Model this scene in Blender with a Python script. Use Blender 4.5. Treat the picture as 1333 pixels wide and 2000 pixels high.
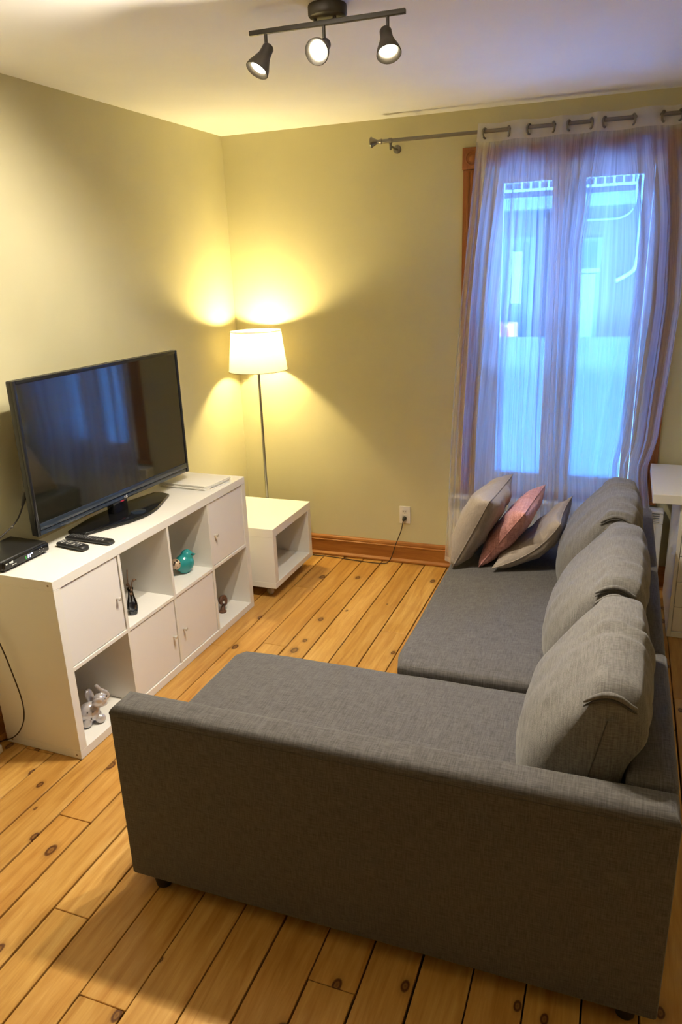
import bpy, bmesh, math, random
from mathutils import Vector, Matrix, noise

for _o in list(bpy.data.objects):
    bpy.data.objects.remove(_o, do_unlink=True)
sc = bpy.context.scene
COL = sc.collection
PI = math.pi

# ------------------------------------------------------------------ camera
F_PX, IMG_W, IMG_H = 1449.03, 1333, 2000
CAM = Vector((2.32684, -4.29002, 1.83114))
YAW, PITCH, ROLL = -0.369183, -0.320501, -0.037307
_f = Vector((math.sin(YAW)*math.cos(PITCH), math.cos(YAW)*math.cos(PITCH), math.sin(PITCH)))
_r = Vector((math.cos(YAW), -math.sin(YAW), 0)); _u = _r.cross(_f)
_r2 = _r*math.cos(ROLL) + _u*math.sin(ROLL); _u2 = _u*math.cos(ROLL) - _r*math.sin(ROLL)
cd = bpy.data.cameras.new('camera'); cam = bpy.data.objects.new('camera', cd); COL.objects.link(cam)
cd.sensor_fit = 'VERTICAL'; cd.sensor_height = 24.0; cd.lens = F_PX/IMG_H*24.0
cd.clip_start = 0.05
_m = Matrix((_r2, _u2, -_f)).transposed().to_4x4(); _m.translation = CAM
cam.matrix_world = _m
sc.camera = cam

def ray(u, v):
    return _r2*((u-666.5)/F_PX) - _u2*((v-1000)/F_PX) + _f
def at(u, v, x=None, y=None, z=None):
    d = ray(u, v)
    if x is not None: t = (x-CAM.x)/d.x
    elif y is not None: t = (y-CAM.y)/d.y
    else: t = (z-CAM.z)/d.z
    return CAM + d*t

# ------------------------------------------------------------------ world, exposure
SKY = (0.11, 0.33, 1.0)
SKY_STRENGTH = 18.0
w = bpy.data.worlds.new('dusk_sky'); sc.world = w; w.use_nodes = True
w.node_tree.nodes['Background'].inputs[0].default_value = (*SKY, 1)
w.node_tree.nodes['Background'].inputs[1].default_value = SKY_STRENGTH
vs = sc.view_settings
vs.view_transform = 'Standard'; vs.look = 'None'; vs.gamma = 1.0; vs.use_curve_mapping = False
vs.exposure = 1.35
TRACK_W = 35.0        # each track spot
LAMP_W = 98.0         # floor lamp bulb
TRACK_COL = (1.0, 0.90, 0.72)
LAMP_COL = (1.0, 0.80, 0.36)
# light portal in the window opening: only guides the sampling of the sky
pl = bpy.data.lights.new('window_portal', 'AREA'); pl.shape = 'RECTANGLE'; pl.size = 0.9; pl.size_y = 1.8
pl.cycles.is_portal = True
po = bpy.data.objects.new('window_portal', pl); COL.objects.link(po)
po.location = (1.99, 0.12, 1.41); po.rotation_euler = (-PI/2, 0, 0)

# ------------------------------------------------------------------ helpers
def nb(): return bmesh.new()

def box(bm, x0, x1, y0, y1, z0, z1, bev=0.0, seg=2):
    g = bmesh.ops.create_cube(bm, size=1.0)['verts']
    for v in g:
        v.co = Vector(((x0+x1)/2 + v.co.x*(x1-x0), (y0+y1)/2 + v.co.y*(y1-y0), (z0+z1)/2 + v.co.z*(z1-z0)))
    if bev > 0:
        es = {e for v in g for e in v.link_edges}
        bmesh.ops.bevel(bm, geom=list(es), offset=bev, segments=seg, profile=0.5, affect='EDGES')
    return bm

def frame_axes(d):
    d = d.normalized(); a = Vector((0, 0, 1)) if abs(d.z) < 0.95 else Vector((1, 0, 0))
    s = d.cross(a).normalized(); return s, d.cross(s).normalized()

def ring(bm, c, s, t, r, n, r2=None):
    r2 = r if r2 is None else r2
    return [bm.verts.new(c + s*(r*math.cos(2*PI*i/n)) + t*(r2*math.sin(2*PI*i/n))) for i in range(n)]

def bridge(bm, a, b):
    n = len(a)
    for i in range(n): bm.faces.new((a[i], a[(i+1) % n], b[(i+1) % n], b[i]))

def tube(bm, pts, rad, n=10, cap=True):
    pts = [Vector(p) for p in pts]
    rads = rad if isinstance(rad, (list, tuple)) else [rad]*len(pts)
    prev = None; s = None; first = None
    for i, p in enumerate(pts):
        d = (pts[min(i+1, len(pts)-1)] - pts[max(i-1, 0)]).normalized()
        if s is None: s, t = frame_axes(d)
        else:
            s = (s - d*s.dot(d)).normalized(); t = d.cross(s)
        rg = ring(bm, p, s, t, rads[i], n)
        if prev: bridge(bm, prev, rg)
        else: first = rg
        prev = rg
    if cap:
        bm.faces.new(list(reversed(first))); bm.faces.new(prev)
    return bm

def smooth_path(pts, k=8):
    pts = [Vector(p) for p in pts]; out = []
    for i in range(len(pts)-1):
        p0 = pts[max(i-1, 0)]; p1 = pts[i]; p2 = pts[i+1]; p3 = pts[min(i+2, len(pts)-1)]
        for j in range(k):
            t = j/k
            out.append(0.5*((2*p1)+(p2-p0)*t+(2*p0-5*p1+4*p2-p3)*t*t+(3*p1-p0-3*p2+p3)*t**3))
    out.append(pts[-1]); return out

def lathe(bm, prof, n=32, c=(0, 0, 0), d=(0, 0, 1), cap=True):
    c = Vector(c); d = Vector(d).normalized(); s, t = frame_axes(d); prev = None; first = None
    for (r, h) in prof:
        rg = ring(bm, c + d*h, s, t, max(r, 1e-4), n)
        if prev: bridge(bm, prev, rg)
        else: first = rg
        prev = rg
    if cap:
        bm.faces.new(list(reversed(first))); bm.faces.new(prev)
    return bm

def ellipsoid(bm, c, r, seg=20, rot=None):
    m = Matrix.Translation(Vector(c)) @ (rot.to_4x4() if rot else Matrix()) @ Matrix.Diagonal((r[0], r[1], r[2], 1))
    bmesh.ops.create_uvsphere(bm, u_segments=seg, v_segments=max(8, seg//2), radius=1.0, matrix=m)
    return bm

def prism(bm, poly, z0, z1, bev=0.0):
    b = [bm.verts.new((x, y, z0)) for x, y in poly]; t = [bm.verts.new((x, y, z1)) for x, y in poly]
    bm.faces.new(list(reversed(b))); top = bm.faces.new(t)
    bridge(bm, b, t)
    if bev > 0:
        bmesh.ops.bevel(bm, geom=list(top.edges), offset=bev, segments=3, profile=0.5, affect='EDGES')
    return bm

def obj(name, bm, mat, parent=None, smooth=False, auto=None):
    bmesh.ops.recalc_face_normals(bm, faces=bm.faces)
    me = bpy.data.meshes.new(name); bm.to_mesh(me); bm.free()
    if mat: me.materials.append(mat)
    if smooth or auto:
        me.polygons.foreach_set('use_smooth', [True]*len(me.polygons))
        if auto:
            try: me.set_sharp_from_angle(angle=math.radians(auto))
            except Exception: pass
    o = bpy.data.objects.new(name, me); COL.objects.link(o)
    if parent: o.parent = parent
    return o

def tag(o, label, cat, group=None):
    o['label'] = label; o['category'] = cat
    if group: o['group'] = group
    return o

def thing(name, label, cat, loc=(0, 0, 0), rz=0.0, group=None):
    o = bpy.data.objects.new(name, None); COL.objects.link(o); o.location = loc; o.rotation_euler = (0, 0, rz)
    o.empty_display_size = 0.05
    return tag(o, label, cat, group)

def struct(name, bm, mat, auto=None):
    o = obj(name, bm, mat, None, auto=auto); o['kind'] = 'structure'; return o

def text_obj(name, body, size, mat, parent, mat4, ext=0.0004):
    c = bpy.data.curves.new(name, 'FONT'); c.body = body; c.size = size; c.extrude = ext
    c.align_x = 'CENTER'; c.align_y = 'CENTER'
    t = bpy.data.objects.new(name, c); COL.objects.link(t)
    dg = bpy.context.evaluated_depsgraph_get(); me = bpy.data.meshes.new_from_object(t.evaluated_get(dg))
    bpy.data.objects.remove(t, do_unlink=True)
    me.materials.clear(); me.materials.append(mat)
    o = bpy.data.objects.new(name, me); COL.objects.link(o); o.parent = parent; o.matrix_local = mat4
    return o

# ------------------------------------------------------------------ materials
def mat(name, col, rough=0.5, metal=0.0, spec=0.5, emit=None, estr=0.0):
    m = bpy.data.materials.new(name); m.use_nodes = True
    b = m.node_tree.nodes['Principled BSDF']
    b.inputs['Base Color'].default_value = (*col, 1); b.inputs['Roughness'].default_value = rough
    b.inputs['Metallic'].default_value = metal; b.inputs['Specular IOR Level'].default_value = spec
    if emit:
        b.inputs['Emission Color'].default_value = (*emit, 1); b.inputs['Emission Strength'].default_value = estr
    return m

class NT:
    def __init__(s, m): s.t = m.node_tree; s.n = s.t.nodes; s.b = s.n.get('Principled BSDF')
    def add(s, typ, **kw):
        nd = s.n.new(typ)
        for k, v in kw.items():
            if k.startswith('i_'): nd.inputs[k[2:].replace('_', ' ')].default_value = v
            else: setattr(nd, k, v)
        return nd
    def link(s, a, b): s.t.links.new(a, b)
    def ramp(s, src, stops):
        r = s.add('ShaderNodeValToRGB'); e = r.color_ramp.elements
        while len(e) < len(stops): e.new(0.5)
        for i, (p, c) in enumerate(stops):
            e[i].position = p; e[i].color = (*c, 1) if len(c) == 3 else c
        s.link(src, r.inputs[0]); return r.outputs[0]
    def mixc(s, fac, a, b, mode='MIX'):
        x = s.add('ShaderNodeMix', data_type='RGBA', blend_type=mode)
        for k, val in ((0, fac), (6, a), (7, b)):
            if isinstance(val, (float, int)): x.inputs[k].default_value = val
            elif isinstance(val, tuple): x.inputs[k].default_value = (*val, 1)
            else: s.link(val, x.inputs[k])
        return x.outputs[2]
    def math(s, op, a, b=0.0):
        x = s.add('ShaderNodeMath', operation=op)
        for k, val in ((0, a), (1, b)):
            if isinstance(val, (float, int)): x.inputs[k].default_value = val
            else: s.link(val, x.inputs[k])
        return x.outputs[0]
    def coords(s, scale, kind='Object', offset=None):
        if kind == 'World': src = s.add('ShaderNodeNewGeometry').outputs['Position']
        else: src = s.add('ShaderNodeTexCoord').outputs[kind]
        mp = s.add('ShaderNodeMapping'); mp.inputs['Scale'].default_value = scale
        s.link(src, mp.inputs[0])
        if offset is not None: s.link(offset, mp.inputs['Location'])
        return mp.outputs[0]
    def noise(s, vec, scale=5.0, detail=4.0, rough=0.5, dist=0.0):
        x = s.add('ShaderNodeTexNoise'); s.link(vec, x.inputs['Vector'])
        x.inputs['Scale'].default_value = scale; x.inputs['Detail'].default_value = detail
        x.inputs['Roughness'].default_value = rough; x.inputs['Distortion'].default_value = dist
        return x.outputs[0]
    def bump(s, h, strength=0.2, dist=0.01):
        x = s.add('ShaderNodeBump'); x.inputs['Strength'].default_value = strength; x.inputs['Distance'].default_value = dist
        s.link(h, x.inputs['Height']); s.link(x.outputs[0], s.b.inputs['Normal'])

def paint(name, col, var=0.04, rough=0.7, bstr=0.05):
    m = mat(name, col, rough, spec=0.3); t = NT(m)
    n = t.noise(t.coords((1, 1, 1), 'World'), 3.0, 4)
    c2 = tuple(c*(1-var) for c in col); c1 = tuple(min(1, c*(1+var)) for c in col)
    t.link(t.ramp(n, [(0.3, c2), (0.7, c1)]), t.b.inputs['Base Color'])
    t.bump(t.noise(t.coords((1, 1, 1), 'World'), 90.0, 3), bstr, 0.002)
    return m

def wood(name, c1, c2, c3, axis='x', rough=0.35, knots=False, seed_obj=False):
    m = mat(name, c1, rough, spec=0.4); t = NT(m)
    sc_ = {'x': (1.2, 16, 16), 'y': (16, 1.2, 16), 'z': (16, 16, 1.2)}[axis]
    off = None
    if seed_obj:
        oi = t.add('ShaderNodeObjectInfo')
        cx = t.add('ShaderNodeCombineXYZ')
        t.link(t.math('MULTIPLY', oi.outputs['Random'], 37.0), cx.inputs[0])
        t.link(t.math('MULTIPLY', oi.outputs['Random'], 91.0), cx.inputs[1])
        off = cx.outputs[0]
    g = t.noise(t.coords(sc_, 'World', off), 2.2, 6, 0.6, 0.6)
    col = t.ramp(g, [(0.25, c2), (0.5, c1), (0.75, c3)])
    fine = t.noise(t.coords(tuple(v*5 for v in sc_), 'World', off), 2.5, 3)
    col = t.mixc(t.math('MULTIPLY', fine, 0.35), col, c2, 'MULTIPLY')
    if seed_obj:
        tint = t.ramp(oi.outputs['Random'], [(0.0, (0.80, 0.73, 0.64)), (0.3, (1, 1, 1)), (0.55, (0.92, 0.84, 0.74)), (0.8, (1.0, 1.0, 1.05)), (1.0, (0.86, 0.76, 0.64))])
        col = t.mixc(1.0, col, tint, 'MULTIPLY')
        mot = t.noise(t.coords((6, 2.5, 1), 'World', off), 2.0, 3)
        col = t.mixc(t.ramp(mot, [(0.52, (0, 0, 0)), (0.75, (0.6, 0.6, 0.6))]), col, c2)
    if knots:
        vo = t.add('ShaderNodeTexVoronoi', voronoi_dimensions='2D'); vo.inputs['Scale'].default_value = 1.0; vo.inputs['Randomness'].default_value = 1.0
        wob = t.noise(t.coords((14, 10, 1), 'World', off), 1.5, 2)
        vec = t.add('ShaderNodeVectorMath', operation='ADD')
        wv = t.add('ShaderNodeVectorMath', operation='SCALE'); wv.inputs[3].default_value = 0.06
        cxx = t.add('ShaderNodeCombineXYZ'); t.link(wob, cxx.inputs[0]); t.link(wob, cxx.inputs[1]); t.link(cxx.outputs[0], wv.inputs[0])
        t.link(t.coords((8.0, 5.0, 0.0), 'World', off), vec.inputs[0]); t.link(wv.outputs[0], vec.inputs[1])
        t.link(vec.outputs[0], vo.inputs['Vector'])
        sp = t.add('ShaderNodeSeparateColor'); t.link(vo.outputs['Color'], sp.inputs[0])
        gate = t.math('GREATER_THAN', sp.outputs[0], 0.70)
        size = t.math('MULTIPLY_ADD', sp.outputs[1], 1.2); size.node.inputs[2].default_value = 0.35
        dd = t.math('DIVIDE', vo.outputs['Distance'], size)
        core = t.ramp(dd, [(0.0, (0.85, 0.85, 0.85)), (0.035, (0.62, 0.62, 0.62)), (0.062, (1, 1, 1)), (0.084, (0.9, 0.9, 0.9)), (0.105, (0.22, 0.22, 0.22)), (0.19, (0, 0, 0))])
        k = t.math('MULTIPLY', core, gate)
        col = t.mixc(k, col, (0.085, 0.024, 0.006))
    t.link(col, t.b.inputs['Base Color'])
    t.bump(g, 0.08, 0.002)
    return m

def fabric(name, c1, c2, scale=420.0, rough=0.9, wrinkle=0.0, wscale=9.0):
    m = mat(name, c1, rough, spec=0.15); t = NT(m)
    a = t.noise(t.coords((scale, scale*0.06, scale*0.06)), 1.0, 2)
    b = t.noise(t.coords((scale*0.06, scale, scale)), 1.0, 2)
    s = t.math('ADD', t.math('MULTIPLY', a, 0.5), t.math('MULTIPLY', b, 0.5))
    col = t.ramp(s, [(0.38, c2), (0.62, c1)])
    t.link(col, t.b.inputs['Base Color'])
    t.b.inputs['Sheen Weight'].default_value = 0.15
    h = t.math('MULTIPLY', s, 0.15)
    if wrinkle > 0:
        wn = t.noise(t.coords((1, 1, 1)), wscale, 3, 0.5, 0.8)
        h = t.math('ADD', h, t.math('MULTIPLY', wn, wrinkle))
    t.bump(h, 0.5, 0.01)
    return m

M = {}
M['wall'] = paint('wall_paint', (0.60, 0.555, 0.345), 0.03, 0.75)
M['ceil'] = paint('ceiling_paint', (0.80, 0.80, 0.81), 0.02, 0.8)
M['plank'] = wood('pine_plank', (0.63, 0.365, 0.095), (0.44, 0.205, 0.038), (0.76, 0.49, 0.165), 'y', 0.33, True, True)
M['subfloor'] = mat('subfloor', (0.03, 0.018, 0.008), 0.9)
M['trim'] = wood('varnished_trim', (0.42, 0.17, 0.035), (0.30, 0.105, 0.02), (0.52, 0.23, 0.055), 'x', 0.3)
M['trimz'] = wood('varnished_casing', (0.36, 0.13, 0.03), (0.25, 0.08, 0.018), (0.45, 0.18, 0.045), 'z', 0.3)
M['white'] = paint('white_laminate', (0.80, 0.78, 0.74), 0.01, 0.35, 0.01)
M['door'] = paint('white_door', (0.80, 0.78, 0.77), 0.01, 0.4, 0.01)
M['vinyl'] = paint('white_vinyl', (0.74, 0.72, 0.72), 0.02, 0.4, 0.01)
M['enamel'] = paint('white_enamel', (0.78, 0.77, 0.74), 0.01, 0.35, 0.01)
M['blk'] = mat('black_gloss', (0.008, 0.008, 0.009), 0.12)
M['blkm'] = mat('black_plastic', (0.012, 0.012, 0.013), 0.42)
M['bezel'] = mat('bezel_gloss', (0.012, 0.013, 0.017), 0.18)
M['chin'] = mat('chin_gloss', (0.02, 0.03, 0.05), 0.2, spec=0.8)
M['screen'] = mat('screen_glass', (0.010, 0.011, 0.009), 0.05, spec=0.5); M['screen'].node_tree.nodes['Principled BSDF'].inputs['IOR'].default_value = 2.25
M['fix'] = mat('bronze_fixture', (0.050, 0.042, 0.032), 0.45, 0.3)
M['nickel'] = mat('brushed_nickel', (0.22, 0.205, 0.185), 0.32, 0.9)
M['steel'] = mat('lamp_steel', (0.36, 0.35, 0.32), 0.35, 0.9)
M['knob'] = mat('satin_knob', (0.62, 0.60, 0.57), 0.35, 0.4)
M['screw'] = mat('screw_cap', (0.30, 0.22, 0.14), 0.5, 0.3)
M['cable'] = mat('cable_black', (0.014, 0.011, 0.010), 0.5)
M['cordb'] = mat('cord_brown', (0.035, 0.018, 0.010), 0.5)
M['paper'] = paint('paper', (0.80, 0.77, 0.70), 0.03, 0.7)
M['plate'] = mat('outlet_plastic', (0.76, 0.72, 0.66), 0.35)
M['slot'] = mat('outlet_slot', (0.05, 0.04, 0.035), 0.6)
M['sofa'] = fabric('sofa_weave', (0.118, 0.110, 0.106), (0.064, 0.058, 0.056), 420, 0.95)
M['cush'] = fabric('cushion_weave', (0.185, 0.175, 0.165), (0.108, 0.100, 0.094), 420, 0.95, 0.9, 8)
M['seam'] = mat('seam_shadow_thread', (0.06, 0.055, 0.05), 0.95)
M['beige'] = fabric('beige_cotton', (0.335, 0.28, 0.235), (0.28, 0.232, 0.193), 700, 0.85, 1.3, 12)
M['pink'] = fabric('pink_crinkle', (0.66, 0.34, 0.31), (0.46, 0.20, 0.185), 160, 0.85, 1.6, 42)
M['foot'] = mat('black_foot', (0.01, 0.01, 0.01), 0.5)
M['teal'] = mat('teal_glaze', (0.03, 0.30, 0.31), 0.15)
M['spot'] = mat('spotted_tail', (0.55, 0.40, 0.28), 0.3)
M['dot'] = mat('dark_dot', (0.02, 0.012, 0.010), 0.4)
M['silver'] = mat('silver_glaze', (0.55, 0.52, 0.53), 0.18, 0.35)
M['brownw'] = wood('carved_wood', (0.16, 0.075, 0.04), (0.08, 0.035, 0.02), (0.24, 0.12, 0.07), 'z', 0.4)
M['twig'] = mat('dried_twig', (0.13, 0.07, 0.035), 0.7)
M['castor'] = mat('castor_clear', (0.45, 0.41, 0.35), 0.15, 0.4)
M['led'] = mat('led_blue_white', (0.5, 0.6, 1.0), 0.3, emit=(0.55, 0.62, 1.0), estr=2.5)
M['ledg'] = mat('led_green', (0.02, 0.2, 0.02), 0.3, emit=(0.05, 0.6, 0.08), estr=0.25)
M['mark'] = mat('white_print', (0.75, 0.75, 0.72), 0.4)
M['key'] = mat('remote_key', (0.10, 0.10, 0.105), 0.45)
M['keyl'] = mat('remote_key_light', (0.45, 0.45, 0.45), 0.4)
M['red'] = mat('red_logo', (0.45, 0.02, 0.05), 0.4)
# glass pane : thin architectural glass
def thin_glass(name, tint, gl=0.08):
    m = bpy.data.materials.new(name); m.use_nodes = True; t = NT(m)
    t.n.remove(t.b); out = t.n['Material Output']
    tr = t.add('ShaderNodeBsdfTransparent'); tr.inputs[0].default_value = (*tint, 1)
    g = t.add('ShaderNodeBsdfGlossy'); g.inputs['Roughness'].default_value = 0.02
    fr = t.add('ShaderNodeFresnel'); fr.inputs[0].default_value = 1.45
    mx = t.add('ShaderNodeMixShader'); t.link(fr.outputs[0], mx.inputs[0]); t.link(tr.outputs[0], mx.inputs[1]); t.link(g.outputs[0], mx.inputs[2])
    t.link(mx.outputs[0], out.inputs[0]); return m
M['glass'] = thin_glass('window_glass', (0.95, 0.97, 0.97))
M['vase'] = thin_glass('smoky_glass', (0.80, 0.82, 0.86))
def translucent(name, col, tr_w=0.6, transp=0.0, stripes=False, tcol=None, glow=None):
    m = bpy.data.materials.new(name); m.use_nodes = True; t = NT(m); t.n.remove(t.b); out = t.n['Material Output']
    d = t.add('ShaderNodeBsdfDiffuse'); d.inputs[0].default_value = (*col, 1)
    l = t.add('ShaderNodeBsdfTranslucent'); l.inputs[0].default_value = (*(tcol or col), 1)
    mx = t.add('ShaderNodeMixShader'); mx.inputs[0].default_value = tr_w
    t.link(d.outputs[0], mx.inputs[1]); t.link(l.outputs[0], mx.inputs[2]); res = mx.outputs[0]
    if transp > 0:
        tp = t.add('ShaderNodeBsdfTransparent'); m2 = t.add('ShaderNodeMixShader')
        t.link(res, m2.inputs[1]); t.link(tp.outputs[0], m2.inputs[2])
        if stripes:
            uv = t.add('ShaderNodeTexCoord').outputs['UV']; mp = t.add('ShaderNodeMapping'); mp.inputs['Scale'].default_value = (110, 1.0, 1); t.link(uv, mp.inputs[0])
            n1 = t.noise(mp.outputs[0], 1.0, 4, 0.65)
            mp2 = t.add('ShaderNodeMapping'); mp2.inputs['Scale'].default_value = (26, 0.8, 1); t.link(uv, mp2.inputs[0])
            n2 = t.noise(mp2.outputs[0], 1.0, 2)
            s = t.math('ADD', t.math('MULTIPLY', n1, 0.6), t.math('MULTIPLY', n2, 0.4))
            t.link(t.ramp(s, [(0.36, (transp-0.17,)*3), (0.66, (min(1, transp+0.14),)*3)]), m2.inputs[0])
        else: m2.inputs[0].default_value = transp
        res = m2.outputs[0]
    t.link(res, out.inputs[0]); return m
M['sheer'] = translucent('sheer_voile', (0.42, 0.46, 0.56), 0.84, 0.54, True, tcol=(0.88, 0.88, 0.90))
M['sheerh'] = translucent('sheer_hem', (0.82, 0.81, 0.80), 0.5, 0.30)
M['film'] = translucent('frosted_film', (0.80, 0.90, 0.90), 0.85, 0.0, tcol=(0.70, 0.78, 0.78))
M['shade'] = translucent('lamp_shade_fabric', (0.85, 0.80, 0.68), 0.55, 0.0, tcol=(0.36, 0.325, 0.25))
M['bulb'] = mat('bulb_glow', (1, 1, 1), 0.3, emit=(1.0, 0.90, 0.66), estr=26.0)
M['lbulb'] = mat('lamp_bulb_glow', (1, 1, 1), 0.3, emit=LAMP_COL, estr=20.0)

# ------------------------------------------------------------------ room shell
X1, Y0, H = 4.10, -8.6, 2.576
# planks over a subfloor
sub = struct('floor', box(nb(), -0.25, X1+0.25, Y0-0.25, 0.25, -0.14, -0.022), M['subfloor'])
rng = random.Random(7)
seams = [0.0, 0.145, 0.285, 0.42, 0.552, 0.69, 0.822, 0.952, 1.087, 1.235, 1.378, 1.513, 1.653, 1.790, 1.932, 2.073, 2.211]
while seams[-1] < X1-0.1: seams.append(seams[-1] + rng.choice((0.132, 0.138, 0.142, 0.147)))
seams[-1] = X1
JOINTS = {4: [-2.62, -0.55], 5: [-1.25, -3.6], 6: [-2.96, -1.7], 7: [-2.15], 8: [-3.17, -1.35], 9: [-0.95, -4.0], 10: [-1.8], 11: [-2.45], 12: [-2.93], 13: [-1.0, -3.9], 14: [-2.2]}
for i in range(len(seams)-1):
    cuts = sorted(JOINTS.get(i, [-rng.uniform(0.8, 2.6)]) + [-4.6 - rng.uniform(0, 0.8), -6.8 - rng.uniform(0, 0.8)])
    ys = [Y0] + cuts + [0.0]
    for a, b in zip(ys[:-1], ys[1:]):
        g = rng.choice((0.0012, 0.0020, 0.0032, 0.0040)); zt = rng.uniform(-0.0012, 0.0)
        bm = nb(); box(bm, seams[i]+g, seams[i+1]-g, a+0.0012, b-0.0012, -0.022, zt, 0.0016, 1)
        obj('plank', bm, M['plank'], sub)
struct('ceiling', box(nb(), -0.25, X1+0.25, Y0-0.25, 0.25, H, H+0.15), M['ceil'])
struct('wall_left', box(nb(), -0.25, 0, Y0, 0, -0.02, H), M['wall'])
struct('wall_right', box(nb(), X1, X1+0.25, Y0, 0, -0.02, H), M['wall'])
struct('wall_front', box(nb(), -0.25, X1+0.25, Y0-0.25, Y0, -0.02, H), M['wall'])
WX0, WX1, WZ0, WZ1 = 1.54, 2.44, 0.52, 2.29
bm = nb()
for a in ((-0.25, WX0, -0.02, H), (WX1, X1+0.25, -0.02, H), (WX0, WX1, -0.02, WZ0), (WX0, WX1, WZ1, H)):
    box(bm, a[0], a[1], 0, 0.25, a[2], a[3])
struct('wall_back', bm, M['wall'])
# baseboards: board, cap moulding and shoe
def baseboard(name, along, a, b, side=1):
    prof = [(0, 0), (0.022, 0), (0.026, 0.006), (0.026, 0.014), (0.018, 0.022), (0.014, 0.026), (0.014, 0.100), (0.019, 0.104), (0.019, 0.110),
            (0.015, 0.114), (0.016, 0.122), (0.012, 0.132), (0.006, 0.138), (0, 0.140)]
    bm = nb(); rows = []
    for s in (a, b):
        rows.append([bm.verts.new((s, -0.0005-d, z+0.0005) if along == 'x' else (0.0005+d, s, z+0.0005)) for d, z in prof])
    for i in range(len(prof)-1): bm.faces.new((rows[0][i], rows[1][i], rows[1][i+1], rows[0][i+1]))
    for r in rows: bm.faces.new(r)
    return struct(name, bm, M['trim'] if along == 'x' else M['trimy'])
M['trimy'] = wood('varnished_trim_side', (0.42, 0.17, 0.035), (0.30, 0.105, 0.02), (0.52, 0.23, 0.055), 'y', 0.3)
baseboard('baseboard_back', 'x', 0.03, X1)
baseboard('baseboard_left', 'y', Y0, -0.001)

# ------------------------------------------------------------------ window
win = bpy.data.objects.new('window_1', None); COL.objects.link(win); win['kind'] = 'structure'; win.location = (1.99, 0, WZ0)
win['label'] = 'double casement window with frosted lower film behind the sheer curtains'
def wpart(name, bm, m, parent=win, auto=None):
    o = obj(name, bm, m, None, auto=auto)
    o.data.transform(Matrix.Translation((-1.99, 0, -WZ0))); o.parent = parent; return o
bm = nb()
for a in ((WX0, WX0+0.045, WZ0, WZ1), (WX1-0.045, WX1, WZ0, WZ1), (WX0+0.045, WX1-0.045, WZ0, WZ0+0.05), (WX0+0.045, WX1-0.045, WZ1-0.035, WZ1), (1.972, 2.003, WZ0+0.05, WZ1-0.035)):
    box(bm, a[0], a[1], 0.02, 0.16, a[2], a[3], 0.003, 1)
wpart('window_frame', bm, M['vinyl'])
GZ0, GZ1 = 0.63, 2.215
FILM = 1.415
def sash(gx0, gx1, ox0, ox1):
    bm = nb(); oz0, oz1 = WZ0+0.052, WZ1-0.037
    for a in ((ox0, gx0, oz0, oz1), (gx1, ox1, oz0, oz1), (gx0, gx1, oz0, GZ0), (gx0, gx1, GZ1, oz1)):
        box(bm, a[0], a[1], 0.035, 0.085, a[2], a[3], 0.002, 1)
    s = wpart('sash', bm, M['vinyl'])
    bm = nb(); box(bm, gx0-0.006, gx1+0.006, 0.062, 0.068, GZ0-0.006, GZ1+0.006)
    p = wpart('glass_pane', bm, M['glass'], s)
    bm = nb(); box(bm, gx0+0.001, gx1-0.001, 0.0585, 0.0605, GZ0+0.002, FILM)
    q = wpart('frosted_film', bm, M['film'], s); q['label'] = 'white frosted privacy film'
sash(1.648, 1.905, WX0+0.047, 1.970)
sash(2.070, 2.345, 2.005, WX1-0.047)
# casing with corner blocks and stool
def casing(name, bm): return wpart(name, bm, M['trimz'])
for x0 in (1.442, 2.44):
    bm = nb(); box(bm, x0, x0+0.098, -0.020, -0.0005, 0.53, 2.288, 0.003, 2)
    for k in range(3): box(bm, x0+0.022+k*0.021, x0+0.034+k*0.021, -0.026, -0.019, 0.54, 2.28, 0.003, 2)
    casing('casing_board', bm)
    bm = nb(); box(bm, x0-0.004, x0+0.102, -0.027, -0.0005, 2.289, 2.395, 0.003, 2)
    cc = (x0+0.049, -0.027, 2.342)
    blk = casing('corner_block', bm)
    bm = nb(); lathe(bm, [(0.038, 0), (0.038, 0.004), (0.032, 0.006), (0.027, 0.001), (0.020, 0.001), (0.016, 0.006), (0.008, 0.009), (0.001, 0.010)], 28, cc, (0, -1, 0))
    ro = wpart('rosette', bm, M['trimz'], blk, auto=40)
bm = nb(); box(bm, 1.541, 2.439, -0.020, -0.0005, 2.291, 2.389, 0.003, 2)
for k in range(3): box(bm, 1.545, 2.435, -0.026, -0.019, 2.313+k*0.021, 2.325+k*0.021, 0.003, 2)
casing('head_casing', bm)
bm = nb(); box(bm, 1.43, 2.55, -0.024, 0.02, 0.503, 0.528, 0.004, 2); casing('stool', bm)

# ------------------------------------------------------------------ outside
M['snow'] = paint('snow_ground', (0.80, 0.83, 0.86), 0.04, 0.8, 0.3)
M['conc'] = paint('balcony_concrete', (0.085, 0.095, 0.10), 0.08, 0.8)
def brick_mat():
    m = mat('brick_facade', (0.3, 0.2, 0.25), 0.9); t = NT(m)
    br = t.add('ShaderNodeTexBrick'); t.link(t.coords((1, 1, 1), 'World'), br.inputs['Vector'])
    mp = br.inputs['Vector'].links[0].from_node; mp.inputs['Rotation'].default_value = (PI/2, 0, 0)
    br.inputs['Color1'].default_value = (0.075, 0.036, 0.030, 1); br.inputs['Color2'].default_value = (0.060, 0.031, 0.027, 1); br.inputs['Mortar'].default_value = (0.062, 0.042, 0.038, 1)
    br.inputs['Scale'].default_value = 1.0; br.inputs['Brick Width'].default_value = 0.21; br.inputs['Row Height'].default_value = 0.07; br.inputs['Mortar Size'].default_value = 0.008
    t.link(br.outputs['Color'], t.b.inputs['Base Color']); return m
M['brick'] = brick_mat()
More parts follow.
